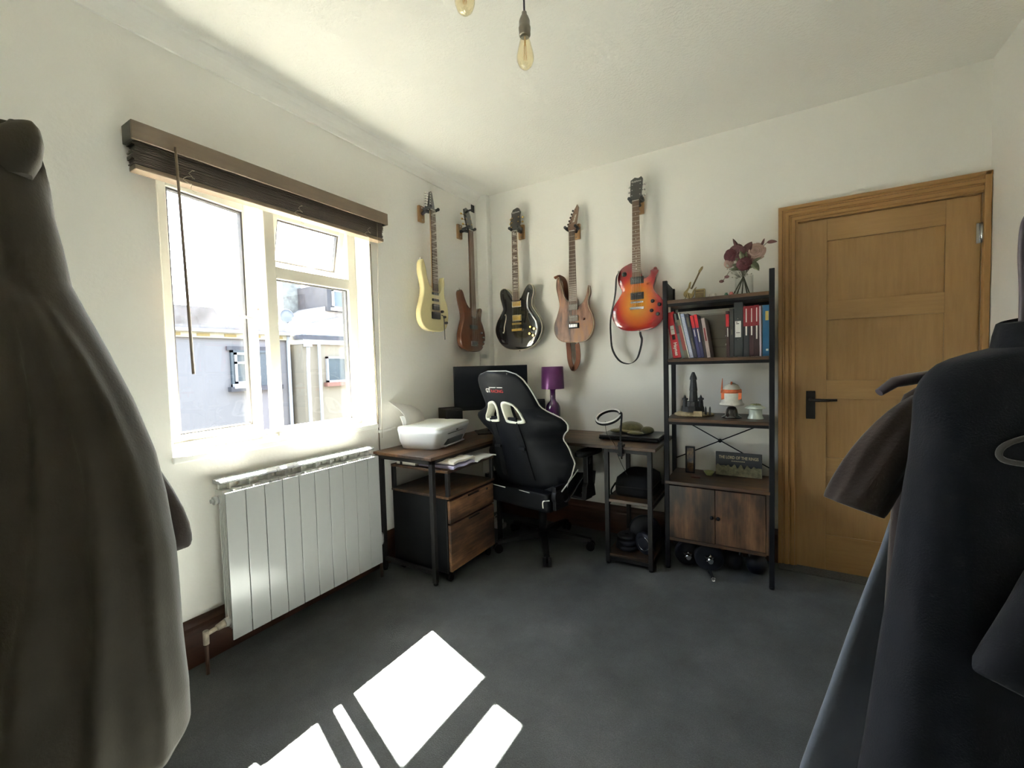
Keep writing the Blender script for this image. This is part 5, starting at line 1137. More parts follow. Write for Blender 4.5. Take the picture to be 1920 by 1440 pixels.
for bs, tp, w, m in (((1.925, VY, TZ + 0.25), (1.890, VY - 0.01, TZ + 0.335), 0.022, 'leaf_red'), ((1.930, VY - 0.01, TZ + 0.24), (1.920, VY - 0.02, TZ + 0.30), 0.036, 'leaf_red'), ((1.945, VY - 0.01, TZ + 0.235), (1.985, VY - 0.02, TZ + 0.300), 0.046, 'leaf_red'),
                     ((2.030, VY, TZ + 0.27), (2.045, VY - 0.01, TZ + 0.31), 0.012, 'leaf_red'), ((2.055, VY, TZ + 0.288), (2.105, VY - 0.01, TZ + 0.282), 0.020, 'leaf_red'),
                     ((1.985, VY - 0.03, TZ + 0.185), (2.020, VY - 0.05, TZ + 0.130), 0.034, 'leaf'), ((1.990, VY - 0.02, TZ + 0.185), (2.030, VY - 0.03, TZ + 0.205), 0.016, 'leaf'),
                     ((1.935, VY - 0.02, TZ + 0.17), (1.885, VY - 0.03, TZ + 0.185), 0.024, 'leaf'), ((1.945, VY - 0.02, TZ + 0.17), (1.905, VY - 0.05, TZ + 0.215), 0.026, 'leaf'),
                     ((1.945, VY - 0.02, TZ + 0.18), (1.960, VY - 0.05, TZ + 0.245), 0.026, 'leaf'), ((1.955, VY - 0.02, TZ + 0.16), (2.000, VY - 0.04, TZ + 0.160), 0.024, 'leaf'),
                     ((1.93, VY - 0.03, TZ + 0.16), (1.880, VY - 0.05, TZ + 0.155), 0.020, 'leaf'), ((1.94, VY - 0.04, TZ + 0.20), (1.93, VY - 0.06, TZ + 0.250), 0.024, 'leaf')):
    obj('leaf', leafmb(bs, tp, w), m, vs)
obj('leaf_stalk', MB().tube(bez([(1.99, VY, TZ + 0.24), (2.03, VY, TZ + 0.265), (2.058, VY, TZ + 0.288)], 6), 0.0015, 6), 'stem', vs)
obj('trailing_stem', MB().tube(bez([(1.93, VY - 0.02, TZ + 0.15), (1.88, VY - 0.04, TZ + 0.15), (1.855, VY - 0.05, TZ + 0.115), (1.838, VY - 0.05, TZ + 0.095)], 6), 0.0015, 6), 'stem', vs)
for p in ((1.835, VY - 0.05, TZ + 0.096), (1.862, VY - 0.05, TZ + 0.118)):
    obj('berry_bud', MB().sphere(p, 0.011, 10, 7, (1.2, 0.9, 0.8)), 'petal_mauve', vs)
sg = MB(); rnd = random.Random(3)
for k in range(46):
    a = rnd.uniform(0, 2 * PI); x = 1.925 + rnd.gauss(0, 0.032); z = TZ + 0.150 + rnd.gauss(0, 0.026); y = VY - 0.03 + rnd.gauss(0, 0.018)
    sg.sphere((x, y, z), rnd.uniform(0.003, 0.006), 6, 4)
    sg.tube([(x, y, z), (1.94 + (x - 1.94) * 0.3, VY, TZ + 0.115)], 0.0006, 3)
stuffed(obj('baby_breath_sprigs', sg, 'leaf_pale', vs))

# ------------------------------------------------------------------ third shelf ornaments
SZ = 0.8915
M['dark_resin'] = mat('charcoal_resin', (0.018, 0.019, 0.022), 0.55, var=0.3, scale=80, bump=0.4, bscale=120)
M['bone_resin'] = mat('bone_resin', (0.45, 0.37, 0.23), 0.6, var=0.25, scale=60)
tw = thing('tower_ornament', 'dark stepped tower ornament with side turrets on a pale rocky base', 'ornament', (1.672, -0.20, SZ))
TX, TY = 1.672, -0.20
obj('rocky_base', MB().loft([[(TX + (0.105 + 0.012 * math.sin(5 * a + s)) * q * math.cos(a), TY + 0.072 * q * math.sin(a), SZ + z) for a in [2 * PI * k / 26 for k in range(26)]] for z, q, s in ((0, 1.0, 0), (0.010, 1.03, 0.6), (0.020, 0.88, 1.1), (0.024, 0.6, 1.5))]), 'bone_resin', tw)
obj('lower_keep', MB().loft([[(TX - 0.002 + q * 0.066 * math.cos(a), TY + 0.05 * q * math.sin(a), SZ + z) for a in [2 * PI * k / 10 for k in range(10)]] for z, q in ((0.018, 1.0), (0.055, 0.95), (0.056, 0.75), (0.085, 0.66), (0.086, 0.5))], True, False), 'dark_resin', tw)
obj('main_tower', MB().loft([[(TX + 0.002 + q * 0.022 * math.cos(a), TY + 0.02 * q * math.sin(a), SZ + z) for a in [2 * PI * k / 8 for k in range(8)]] for z, q in ((0.08, 1.15), (0.15, 0.95), (0.152, 1.05), (0.16, 1.0), (0.215, 0.75), (0.217, 0.95), (0.232, 0.85), (0.262, 0.3))], True, False), 'dark_resin', tw)
for dx, hh in ((-0.042, 0.105), (0.046, 0.108)):
    obj('turret', MB().loft([[(TX + dx + q * 0.014 * math.cos(a), TY - 0.02 + 0.014 * q * math.sin(a), SZ + z) for a in [2 * PI * k / 8 for k in range(8)]] for z, q in ((0.05, 1.1), (hh - 0.012, 0.8), (hh - 0.010, 1.2), (hh, 1.2), (hh + 0.001, 0.6), (hh + 0.02, 0.05))], True, False), 'dark_resin', tw)
for dx in (0.075, 0.098): obj('gate_post', MB().loft([[(TX + dx + q * 0.006 * math.cos(a), TY - 0.045 + 0.006 * q * math.sin(a), SZ + z) for a in [2 * PI * k / 6 for k in range(6)]] for z, q in ((0.012, 1.0), (0.05, 0.8), (0.062, 0.1))], True, False), 'dark_resin', tw)
obj('plaque', MB().box(TX + 0.012, TX + 0.060, TY - 0.078, TY - 0.070, SZ + 0.002, SZ + 0.034), 'bone_resin', tw, 0.002)
M['orange_paint'] = mat('orange_paint', (0.55, 0.13, 0.045), 0.5, var=0.2, scale=60)
M['white_paint'] = mat('off_white_paint', (0.62, 0.60, 0.53), 0.45, var=0.12, scale=50)
dm = thing('dome_ornament', 'white and orange domed ornament on a flared black pedestal', 'ornament', (1.884, -0.25, SZ))
OX, OY = 1.884, -0.25
obj('pedestal', MB().lathe([(0.052, 0), (0.052, 0.006), (0.036, 0.014), (0.028, 0.050), (0.020, 0.062), (0.008, 0.066), (0.008, 0.085), (0.001, 0.086)], (OX, OY, SZ), 28), 'gloss_black', dm)
obj('dome', MB().lathe([(0.048, 0.070), (0.062, 0.074), (0.064, 0.080), (0.056, 0.088), (0.050, 0.11), (0.051, 0.135), (0.046, 0.165), (0.032, 0.188), (0.012, 0.199), (0.001, 0.200)], (OX, OY, SZ), 30), 'white_paint', dm)
obj('painted_band', MB().lathe([(0.0515, 0.142), (0.0508, 0.156), (0.049, 0.163), (0.044, 0.163), (0.044, 0.142)], (OX, OY, SZ), 30), 'orange_paint', dm)
for s in (-1, 1): obj('side_flash', MB().prism([(-0.008, 0.105), (0.008, 0.110), (0.009, 0.145), (-0.007, 0.145)], 0.006, lambda u, v, w, s=s: (OX + s * 0.043 + u, OY - 0.032 - w * 0.8, SZ + v)), 'orange_paint', dm, 0.001)
obj('side_spike', MB().cyl((OX - 0.052, OY, SZ + 0.14), (OX - 0.047, OY, SZ + 0.225), 0.006, 10, 0.0015), 'orange_paint', dm)
obj('crest', MB().prism([(-0.030, 0.190), (0.030, 0.190), (0.020, 0.205), (-0.020, 0.207)], 0.008, lambda u, v, w: (OX - 0.004 + w, OY + u, SZ + v)), 'orange_paint', dm, 0.001)
M['porcelain'] = mat('mint_porcelain', (0.60, 0.66, 0.58), 0.12, var=0.05)
cs = thing('porcelain_stand', 'small pale porcelain cake stand with green floral lid', 'ornament', (2.002, -0.25, SZ))
obj('foot', MB().lathe([(0.040, 0), (0.040, 0.004), (0.033, 0.020), (0.031, 0.048), (0.034, 0.052)], (2.002, -0.25, SZ), 28), 'porcelain', cs)
obj('plate', MB().loft([[(2.002 + r * (1 + 0.05 * math.cos(8 * a)) * math.cos(a), -0.25 + r * (1 + 0.05 * math.cos(8 * a)) * math.sin(a), SZ + z) for a in [2 * PI * k / 48 for k in range(48)]] for r, z in ((0.030, 0.052), (0.050, 0.058), (0.050, 0.061), (0.038, 0.070), (0.020, 0.078))]), 'porcelain', cs)
fl = MB()
for k in range(9): a = k * 0.7; fl.sphere((2.002 + 0.018 * math.cos(a), -0.25 + 0.018 * math.sin(a), SZ + 0.078), 0.009, 8, 5, (1, 1, 0.6))
stuffed(obj('floral_relief', fl, mat('moss_green_glaze', (0.20, 0.20, 0.09), 0.4, var=0.4, scale=80), cs))

# ------------------------------------------------------------------ things on the cabinet
CZ = 0.5235
pf = thing('picture_frame', 'narrow upright dark framed picture on the rack cabinet', 'picture frame', (1.645, -0.138, CZ))
fmb = MB().box(1.616, 1.623, -0.146, -0.128, CZ, CZ + 0.165).box(1.663, 1.670, -0.146, -0.128, CZ, CZ + 0.165).box(1.623, 1.663, -0.146, -0.128, CZ, CZ + 0.008).box(1.623, 1.663, -0.146, -0.128, CZ + 0.157, CZ + 0.165)
obj('frame', fmb, 'blackplastic', pf)
DY = 0.112
def art():
    m, nt, b = _new('abstract_amber_print'); v = _coord(nt, (30, 1, 18))
    c = _ramp(nt, _noise(nt, v, 1.0, 4), [(0.35, (0.02, 0.012, 0.02)), (0.5, (0.10, 0.05, 0.015)), (0.66, (0.28, 0.16, 0.05))])
    nt.links.new(c, b.inputs['Base Color']); b.inputs['Roughness'].default_value = 0.3; return m
obj('picture', MB().box(1.623, 1.663, -0.138, -0.134, CZ + 0.008, CZ + 0.157), art(), pf)
obj('easel_strut', MB().box(1.638, 1.648, -0.128, -0.093, CZ, CZ + 0.004).box(1.638, 1.648, -0.128, -0.124, CZ, CZ + 0.10), 'blackplastic', pf)
sn = thing('title_plaque', 'black plaque lettered THE LORD OF THE RINGS above pale relief hills', 'plaque', (1.908, -0.115, CZ), rotz=math.radians(-2), local=True)
obj('board', MB().box(-0.123, 0.123, -0.004, 0.010, 0, 0.142), mat('slate_black_board', (0.028, 0.030, 0.036), 0.5), sn, 0.003)
M['sign_gold'] = mat('pale_gold_letters', (0.42, 0.36, 0.22), 0.5)
obj('title_lettering', text_mb('THE LORD OF THE RINGS', 0.0182, lambda u, v, w: (u, -0.0042 - w, 0.111 + v * 1.35), 0.0012, bold=0.0004), 'sign_gold', sn)
sb = MB()
for k in range(7): sb.box(-0.036 + k * 0.0105, -0.029 + k * 0.0105, -0.0048, -0.004, 0.088, 0.093)
stuffed(obj('small_print', sb, 'sign_gold', sn))
hl = [(-0.122, 0.002)] + [(-0.122 + 0.244 * k / 60, 0.052 + 0.014 * abs(math.sin(k * 0.33)) + 0.007 * math.sin(k * 0.8)) for k in range(61)] + [(0.122, 0.002)]
obj('relief_hills', MB().prism(hl, 0.006, lambda u, v, w: (u, -0.004 - w, v)), mat('khaki_relief', (0.17, 0.16, 0.09), 0.7, var=0.4, scale=50, bump=0.8, bscale=90), sn, 0.001)
tag(obj('small_dish', MB().lathe([(0.016, 0), (0.018, 0.003), (0.031, 0.024), (0.0295, 0.024), (0.016, 0.006), (0.001, 0.005)], (1.752, -0.150, CZ), 26), mat('lime_glaze', (0.20, 0.21, 0.07), 0.3)), 'small lime green dish between the framed picture and the plaque', 'dish')
tag(obj('coaster', MB().loft([rbox(1.665, 1.715, -0.255, -0.205, CZ + z, 0.006) for z in (0, 0.006)]), mat('dark_red_coaster', (0.08, 0.03, 0.03), 0.4)), 'dark red coaster lying before the framed picture', 'coaster')

# ------------------------------------------------------------------ dumbbells under the cabinet
def dumbbell(label, x, y, rz, r, star):
    t = thing('dumbbell', label, 'dumbbell', (x, y, 0), 'dumbbells under the rack cabinet', math.radians(rz), True)
    obj('bar', MB().cyl((0, -0.16, r), (0, 0.16, r), 0.0135, 14), 'chrome', t)
    for s in (-1, 1):
        pl = obj('weight_disc', MB().lathe([(0.014, s * 0.062), (r - 0.006, s * 0.062), (r, s * 0.068), (r, s * 0.098), (r - 0.006, s * 0.104), (r * 0.7, s * 0.100), (0.014, s * 0.100)], (0, 0, r), 28, True, 'y'), 'plate', t)
        if star:
            sr = []
            for yy, q in ((0.104, 1.0), (0.122, 1.0), (0.128, 0.75)):
                sr.append([((0.020 if k % 2 else 0.031) * q * math.sin(PI * k / 6), s * yy, r + (0.020 if k % 2 else 0.031) * q * math.cos(PI * k / 6)) for k in range(12)])
            obj('star_collar', MB().loft(sr, True, False), 'chrome', pl)
dumbbell('dumbbell with shiny star collar nearest the desk side shelf', 1.625, -0.20, 14, 0.072, True)
dumbbell('dumbbell with shiny star collar, second from the desk side shelf', 1.745, -0.215, 14, 0.080, True)
for k, (x, y, lab) in enumerate(((1.885, -0.20, 'dark kettlebell left of the pair under the cabinet'), (2.005, -0.20, 'dark kettlebell right of the pair under the cabinet'))):
    t = thing('kettlebell', lab, 'kettlebell', (x, y, 0), 'kettlebells under the rack cabinet', math.radians(-20 + 35 * k), True)
    obj('ball', MB().lathe([(0.030, 0), (0.044, 0.006), (0.055, 0.030), (0.057, 0.050), (0.050, 0.078), (0.034, 0.096), (0.001, 0.102)], (0, 0, 0), 24), 'plate', t)
    obj('handle', MB().tube(bez([(-0.034, 0, 0.085), (-0.038, 0, 0.12), (-0.018, 0, 0.142), (0.018, 0, 0.142), (0.038, 0, 0.12), (0.034, 0, 0.085)], 5), 0.010, 10), 'steel', t)
sp = thing('loose_bar_end', 'short hollow steel tube lying on the carpet before the rack', 'tube', (1.790, -0.395, 0), rotz=math.radians(18), local=True)
obj('sleeve', MB().lathe([(0.0125, -0.045), (0.0125, 0.045), (0.009, 0.045), (0.009, -0.045), (0.0125, -0.045)], (0, 0, 0.0130), 18, False, 'y'), 'chrome', sp)
obj('rim', MB().tube([(0.011 * math.cos(k * PI / 9), -0.045, 0.0130 + 0.011 * math.sin(k * PI / 9)) for k in range(19)], 0.002, 6, False), 'chrome', sp)
# ------------------------------------------------------------------ garments near the doorway and pendant lamps
HF = Vector((-0.51961923, 0.85439795, 0)); HR = Vector((0.85439795, 0.51961923, 0)); CP = Vector((2.08656, -2.98222, 0))
def loc3(T, u, z): p = CP + HF * T + HR * u; return (p.x, p.y, z)
def cloth(name, col, var=0.15, sheen=0.4, bs=180):
    m, nt, b = _new(name); v = _coord(nt)
    c = _ramp(nt, _noise(nt, v, 8, 4), [(0.3, [k * (1 - var) for k in col]), (0.7, [k * (1 + var) for k in col])])
    nt.links.new(c, b.inputs['Base Color']); b.inputs['Roughness'].default_value = 0.85
    b.inputs['Sheen Weight'].default_value = sheen; b.inputs['Sheen Roughness'].default_value = 0.4; b.inputs['Specular IOR Level'].default_value = 0.15
    _bump(nt, b, _noise(nt, v, bs, 3), 0.25, 0.003); return m
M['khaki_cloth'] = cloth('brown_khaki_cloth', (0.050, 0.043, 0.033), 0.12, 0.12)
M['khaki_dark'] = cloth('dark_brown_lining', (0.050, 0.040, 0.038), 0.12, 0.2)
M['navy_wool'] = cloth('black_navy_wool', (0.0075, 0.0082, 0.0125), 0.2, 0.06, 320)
M['brown_shirt'] = cloth('dark_brown_cloth', (0.040, 0.030, 0.029), 0.15, 0.25)
def lerp_tab(tab, z):
    for (a, b), (c, d) in zip(tab, tab[1:]):
        if (a - z) * (c - z) <= 0:
            t = (z - a) / (c - a) if c != a else 0; return b + (d - b) * t
    return tab[0][1] if abs(z - tab[0][0]) < abs(z - tab[-1][0]) else tab[-1][1]

# long khaki coat on the left
st1 = thing('coat_stand', 'dark coat stand holding the long khaki coat', 'coat stand', loc3(0.92, -1.22, 0))
obj('pole', MB().cyl(loc3(0.92, -1.22, 0.02), loc3(0.92, -1.22, 1.80), 0.018, 14), 'blackmetal', st1)
obj('base_plate', MB().lathe([(0.17, 0), (0.17, 0.012), (0.03, 0.024)], loc3(0.92, -1.22, 0), 28), 'blackmetal', st1)
obj('peg', MB().tube([loc3(0.92, -1.22, 1.66), loc3(0.92, -1.10, 1.70), loc3(0.92, -1.04, 1.725)], [0.012, 0.011, 0.010], 10), 'blackmetal', st1)
ct = thing('long_coat', 'long khaki brown coat hanging at the left edge near the camera', 'coat', loc3(0.92, -1.08, 0.40), None)
EDGE = [(1.752, -0.985), (1.735, -0.955), (1.682, -0.945), (1.564, -0.928), (1.499, -0.915), (1.422, -0.905), (1.366, -0.880), (1.277, -0.835), (1.175, -0.790), (1.061, -0.752), (0.97, -0.735), (0.906, -0.728), (0.855, -0.722), (0.774, -0.720), (0.656, -0.718), (0.538, -0.712), (0.454, -0.714), (0.385, -0.726)]
CEN = [(1.752, -1.02), (1.60, -1.06), (1.20, -1.10), (0.41, -1.12)]
DEP = [(1.752, 0.03), (1.70, 0.07), (1.45, 0.11), (1.10, 0.17), (0.41, 0.24)]
rings = []; NA = 120
def fit_radius(uc, T, rd_, goal):
    """half width whose outline, seen from where the edge was measured, ends at goal = u / T"""
    lo, hi = 0.0, 1.0
    for _ in range(30):
        m = (lo + hi) / 2
        w = max((uc + m * math.cos(a)) / (T + rd_ * math.sin(a)) for a in [k * PI / 40 - PI / 2 for k in range(41)])
        lo, hi = (m, hi) if w < goal else (lo, m)
    return (lo + hi) / 2
RIDGES = [(-0.28, -0.10, 0.026, 0.10), (-0.42, -0.55, 0.030, 0.11), (-0.55, -0.95, 0.026, 0.12), (-0.75, -1.40, 0.024, 0.14), (-1.05, -1.95, 0.022, 0.16)]
NZ = 96; NA = 168
for k in range(NZ):
    z = 1.752 - (1.752 - 0.385) * k / (NZ - 1); uc = lerp_tab(CEN, z); rd_ = lerp_tab(DEP, z); ru = fit_radius(uc, 0.92, rd_, lerp_tab(EDGE, 1.2285 + (z - 1.2285) / 1.07) / 0.9)
    q = max(0.0, 1.42 - z); ring = []
    for j in range(NA):
        a = 2 * PI * j / NA - PI; off = 0.0
        for a0, a1, hgt, wd in RIDGES:
            ar = a0 + (a1 - a0) * min(1, q / 0.95) ** 0.75; d = (a - ar) / wd
            off += hgt * min(1, q / 0.16) * math.exp(-(d * (1.0 if d > 0 else 2.2)) ** 2) * (1 - 0.35 * min(1, q / 1.0))
        if z > 1.36:      # the sleeve folded down against the collar
            av = -1.25 + 0.80 * (1.75 - z) / 0.36; d = (a - av) / 0.20
            off -= 0.022 * math.exp(-d * d) * min(1, (z - 1.36) / 0.05) * min(1, (1.752 - z) / 0.05 + 0.3)
        off += (0.010 * math.sin(6 * a + 2 * z) + 0.004 * math.sin(13 * a + 9 * z)) * min(1, q / 0.3) + 0.003 * math.sin(17 * z + 4 * a)
        off *= (1 - 0.8 * max(0, math.cos(a - 0.45)) ** 8)
        nx, ny = math.cos(a) / max(ru, 0.01), math.sin(a) / max(rd_, 0.01); ln = math.hypot(nx, ny)
        ring.append(loc3(0.92 + rd_ * math.sin(a) + off * ny / ln, uc + ru * math.cos(a) + off * nx / ln * 0.6, z + (0.008 * math.sin(5 * a) if k == NZ - 1 else 0)))
    rings.append(ring)
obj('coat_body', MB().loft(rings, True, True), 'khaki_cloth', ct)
sl = []
for k, (u, z, w, d) in enumerate(((-1.12, 1.34, 0.030, 0.030), (-1.03, 1.15, 0.036, 0.036), (-0.928, 0.98, 0.038, 0.038), (-0.868, 0.87, 0.040, 0.038), (-0.855, 0.805, 0.038, 0.036), (-0.853, 0.785, 0.034, 0.032))):
    sl.append([loc3(1.06 + d * math.sin(2 * PI * j / 24), u + w * math.cos(2 * PI * j / 24), z + 0.3 * w * math.cos(2 * PI * j / 24)) for j in range(24)])
obj('sleeve', MB().loft(sl, True, True), 'khaki_dark', ct, subsurf=1)
obj('collar', MB().loft([[loc3(0.915 + 0.040 * q * math.sin(a), -1.050 + 0.012 * h_ + 0.062 * q * math.cos(a) * (1 + 0.12 * math.sin(3 * a + 9 * z)), z + 0.010 * math.cos(a) * q) for a in [2 * PI * j / 36 for j in range(36)]] for h_, (z, q) in enumerate(((1.640, 0.9), (1.675, 1.08), (1.710, 1.02), (1.735, 0.78), (1.752, 0.42), (1.758, 0.12)))], True, True), 'khaki_cloth', ct)

# dark coat on the right
SP = (0.66, 1.34)
st2 = thing('coat_stand', 'dark coat stand holding the black coat and brown shirt', 'coat stand', loc3(SP[0], SP[1], 0))
obj('pole', MB().cyl(loc3(*SP, 0.02), loc3(*SP, 1.70), 0.016, 14), 'blackmetal', st2)
obj('base_plate', MB().lathe([(0.10, 0), (0.10, 0.012), (0.03, 0.024)], loc3(*SP, 0), 28), 'blackmetal', st2)
obj('arm', MB().tube([loc3(*SP, 1.47), loc3(0.70, 1.12, 1.462), loc3(0.75, 0.935, 1.456)], 0.009, 10), 'blackmetal', st2)
obj('arm', MB().tube([loc3(*SP, 1.50), loc3(0.80, 1.20, 1.49), loc3(0.87, 1.085, 1.486)], 0.009, 10), 'blackmetal', st2)
M['hang_dark'] = mat('dark_hanger', (0.055, 0.042, 0.055), 0.35)
def clothes_hanger(label, T, uc, zt, hook, L=0.24, drop=0.085):
    t = thing('clothes_hanger', label, 'hanger', loc3(T, uc, zt - 0.08))
    for s in (-1, 1):
        pts = [loc3(T, uc + s * L * q, zt - drop * q ** 1.7 - (0.014 if q > 0.97 else 0)) for q in [k / 10 for k in range(11)]]
        rs = [0.011] * 8 + [0.012, 0.011, 0.008]
        obj('shoulder_arm', MB().tube(pts, rs, 10), 'hang_dark', t)
    obj('hook', MB().tube(bez([loc3(T, uc, zt), loc3(T, uc, zt + 0.10), loc3(T, uc - 0.004, hook - 0.05), loc3(T, uc + 0.002, hook + 0.005), loc3(T, uc + 0.028, hook + 0.022), loc3(T, uc + 0.052, hook + 0.002)], 8), 0.0055, 10), 'hang_dark', t)
    return t
clothes_hanger('dark hanger inside the black coat, its hook rising at the right edge', 0.75, 0.889, 1.226, 1.448, 0.140, 0.040)
clothes_hanger('dark hanger whose bare tip sticks out before the door', 0.865, 1.045, 1.200, 1.478, 0.306, 0.034)
bc = thing('black_coat', 'heavy black coat hanging at the right edge near the camera', 'coat', loc3(0.75, 0.93, 0.42))
RE = [(1.262, 0.885), (1.245, 0.860), (1.232, 0.825), (1.224, 0.781), (1.211, 0.744), (1.194, 0.723), (1.176, 0.709), (1.152, 0.700), (1.101, 0.698), (1.035, 0.692), (0.991, 0.685), (0.838, 0.666), (0.657, 0.640), (0.497, 0.618), (0.42, 0.606)]
RD = [(1.262, 0.03), (1.232, 0.045), (1.194, 0.060), (1.10, 0.075), (0.8, 0.090), (0.42, 0.115)]
def fit_left(uc, T, rd_, goal):
    lo, hi = 0.0, 1.0
    for _ in range(30):
        m = (lo + hi) / 2
        w = min((uc - m * math.cos(a) ** 0.72) / (T + rd_ * math.copysign(abs(math.sin(a)) ** 0.85, math.sin(a))) for a in [k * PI / 41 - PI / 2 for k in range(1, 41)])
        lo, hi = (m, hi) if w > goal else (lo, m)
    return (lo + hi) / 2
def drape(T, uc, RE, RD, ztop, zbot, famp, nz=64):
    rings = []
    for k in range(nz):
        s = k / (nz - 1); z = ztop - (ztop - zbot) * (s ** 1.25); rd_ = lerp_tab(RD, z); ru = fit_left(uc, T, rd_, lerp_tab(RE, z) / T)
        amp = famp * min(1, max(0, (1.15 - z) / 0.6)); ring = []
        for j in range(120):
            a = 2 * PI * j / 120; ca, sa = math.cos(a), math.sin(a)
            ex = math.copysign(abs(ca) ** 0.72, ca); ey = math.copysign(abs(sa) ** 0.85, sa)
            fold = amp * (0.5 * math.sin(6 * a + 0.8 + 0.7 * z) + 0.4 * math.sin(11 * a + 2 * z)) * (1 - 0.9 * max(0, -ca) ** 6)
            ring.append(loc3(T + rd_ * (1 + fold) * ey, uc + ru * (1 + 0.15 * fold) * ex, z))
        rings.append(ring)
    return MB().loft(rings, True, True)
DT = 0.985; DK = DT / 0.84
SE = [(1.10, 0.86 * DK)] + [(1.2285 + (z - 1.2285) * DK, u * DK) for u, z in ((0.774, 1.001), (0.754, 0.937), (0.723, 0.841), (0.671, 0.701), (0.619, 0.547), (0.565, 0.391))] + [(0.12, 0.635)]
sg = thing('slate_dress', 'slate blue long garment hanging behind the black coat', 'dress', loc3(DT, 1.08, 0.12))
obj('garment_body', drape(DT, 1.08, SE, [(1.10, 0.015), (0.9, 0.02), (0.12, 0.04)], 1.10, 0.12, 0.10), cloth('slate_blue_satin', (0.105, 0.118, 0.148), 0.1, 0.3, 90), sg)
obj('shoulder_strap', MB().tube([loc3(DT, 1.06, 1.09), loc3(0.93, 1.03, 1.16), loc3(0.868, 1.005, 1.213), loc3(0.86, 1.0, 1.19), loc3(0.95, 1.03, 1.10)], 0.006, 8), 'navy_wool', sg)
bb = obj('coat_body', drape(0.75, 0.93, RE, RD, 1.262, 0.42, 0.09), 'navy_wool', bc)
sl = []
for k, (u, z, w, d, T) in enumerate(((1.08, 1.16, 0.050, 0.055, 0.73), (1.03, 1.09, 0.066, 0.060, 0.69), (0.96, 1.00, 0.070, 0.056, 0.660), (0.88, 0.90, 0.072, 0.054, 0.640), (0.81, 0.81, 0.072, 0.052, 0.628), (0.760, 0.745, 0.070, 0.050, 0.620), (0.742, 0.720, 0.066, 0.048, 0.618))):
    ring = []
    for j in range(28):
        a = 2 * PI * j / 28; wr = 1 + 0.07 * math.sin(3 * a + k)
        ring.append(loc3(T + d * wr * math.sin(a), u + w * wr * math.cos(a) * 0.88, z - w * wr * math.cos(a) * 0.42))
    sl.append(ring)
obj('sleeve', MB().loft(sl, True, True), 'navy_wool', bc, subsurf=1)
obj('collar', MB().loft([[loc3(0.75 + 0.045 * q * math.sin(a), 0.925 + 0.075 * q * math.cos(a), z + 0.010 * math.cos(a)) for a in [2 * PI * j / 32 for j in range(32)]] for z, q in ((1.235, 1.05), (1.262, 1.0), (1.285, 0.92), (1.288, 0.84), (1.262, 0.86))], False, True), 'navy_wool', bc)
obj('pocket_welt', MB().tube(bez([loc3(0.668, 0.830, 1.098), loc3(0.676, 0.788, 1.084), loc3(0.680, 0.774, 1.068), loc3(0.677, 0.782, 1.054), loc3(0.668, 0.830, 1.046)], 6), 0.0045, 8), cloth('charcoal_trim', (0.045, 0.043, 0.042)), bc)
# brown short-sleeved shirt behind it
bs = thing('brown_shirt', 'dark brown short-sleeved shirt hanging behind the black coat', 'shirt', loc3(0.88, 0.96, 0.62))
rings = []
for k in range(30):
    s = k / 29; z = 1.205 - 0.585 * s; ru = 0.10 + 0.115 * min(1, s * 9) + 0.03 * s; rd_ = 0.03 + 0.03 * min(1, s * 3)
    rings.append([loc3(0.885 + rd_ * (1 + 0.15 * math.sin(7 * a + 2 * z)) * math.sin(a), 1.02 + ru * math.cos(a), z) for a in [2 * PI * j / 48 for j in range(48)]])
obj('shirt_body', MB().loft(rings, True, True), 'brown_shirt', bs)
sl = []
for k, (u, z, w, d) in enumerate(((0.845, 1.140, 0.034, 0.026), (0.805, 1.100, 0.050, 0.034), (0.765, 1.045, 0.060, 0.040), (0.730, 0.990, 0.064, 0.042), (0.700, 0.940, 0.062, 0.040), (0.685, 0.915, 0.060, 0.038), (0.688, 0.920, 0.054, 0.032), (0.72, 0.975, 0.052, 0.030))):
    ring = []
    for j in range(32):
        a = 2 * PI * j / 32; wr = 1 + 0.09 * math.sin(4 * a + k * 0.8) + 0.05 * math.sin(9 * a + 1)
        ring.append(loc3(0.865 + d * wr * math.sin(a), u + w * wr * math.cos(a) * 0.84, z - w * wr * math.cos(a) * 0.54 * -1 * -1 * 0.6))
    sl.append(ring)
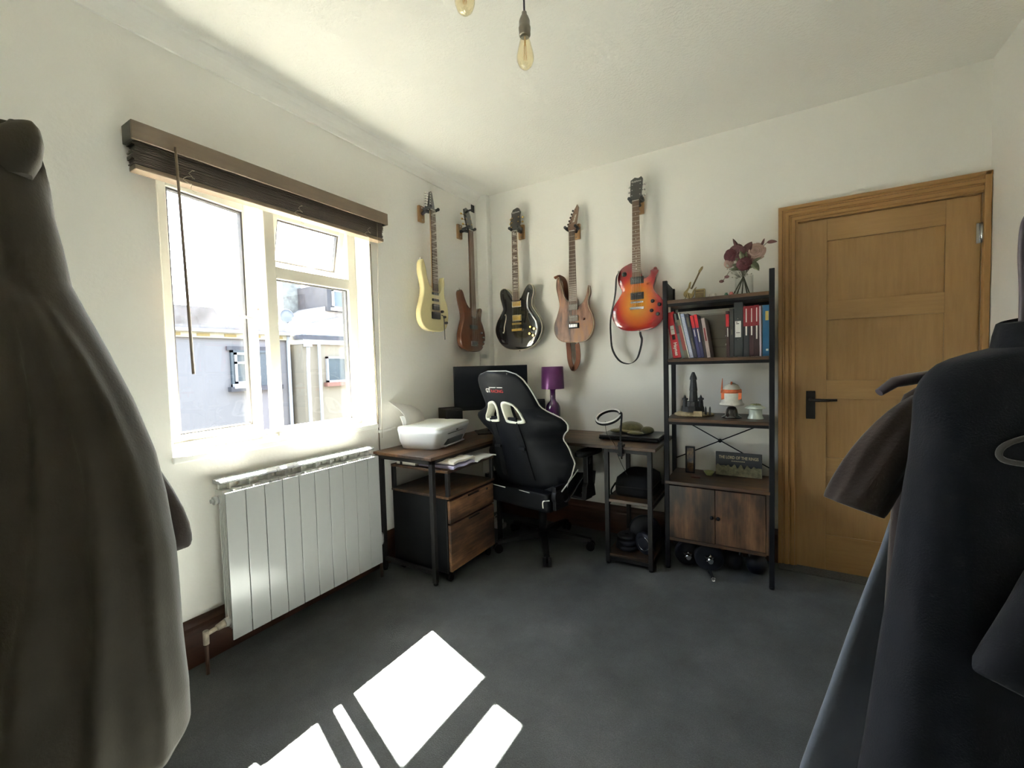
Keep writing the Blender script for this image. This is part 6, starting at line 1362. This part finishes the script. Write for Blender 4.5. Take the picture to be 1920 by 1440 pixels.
obj('short_sleeve', MB().loft(sl, True, True), 'brown_shirt', bs, subsurf=1)

# pendant lamps
M['amber_glass'] = glass('amber_bulb_glass', (0.995, 0.965, 0.87), 0.08)
M['pewter'] = mat('pewter_holder', (0.20, 0.185, 0.15), 0.35, 0.8)
M['filament'] = mat('brass_filament', (0.65, 0.38, 0.12), 0.4, 0.5)
M['flex'] = mat('dark_purple_flex', (0.03, 0.022, 0.04), 0.7)
def pendant(label, x, y, zb):
    t = thing('pendant_lamp', label, 'lamp', (x, y, zb), 'pendant bulbs')
    b = obj('bulb', MB().lathe([(0.001, 0), (0.012, 0.003), (0.024, 0.014), (0.031, 0.032), (0.032, 0.045), (0.029, 0.062), (0.022, 0.090), (0.016, 0.112), (0.013, 0.122)], (x, y, zb), 28, False), 'amber_glass', t)
    obj('inner_glass', MB().lathe([(0.012, 0.122), (0.015, 0.112), (0.021, 0.090), (0.028, 0.062), (0.031, 0.045), (0.030, 0.032), (0.023, 0.0145), (0.012, 0.004), (0.001, 0.001)], (x, y, zb), 28, False), 'amber_glass', b)
    fl = MB()
    for k in range(6):
        a = 2 * PI * k / 6; fl.tube([(x + 0.006 * math.cos(a), y + 0.006 * math.sin(a), zb + 0.035), (x + 0.004 * math.cos(a), y + 0.004 * math.sin(a), zb + 0.085)], 0.0009, 5)
    fl.cyl((x, y, zb + 0.085), (x, y, zb + 0.120), 0.003, 8)
    stuffed(obj('filament', fl, 'filament', b))
    h = obj('lamp_holder', MB().lathe([(0.018, 0.118), (0.021, 0.122), (0.021, 0.138), (0.022, 0.140), (0.022, 0.150), (0.020, 0.153), (0.020, 0.172), (0.014, 0.188), (0.010, 0.194), (0.009, 0.204), (0.004, 0.206)], (x, y, zb), 24), 'pewter', t)
    obj('flex', MB().tube([(x, y, zb + 0.20), (x, y, 2.605)], 0.0036, 8), 'flex', t)
pendant('pendant bulb with pewter holder on a dark flex, wholly in view', 1.301, -1.532, 2.320)
pendant('pendant bulb cut off by the top of the picture', 1.266, -1.853, 2.320)
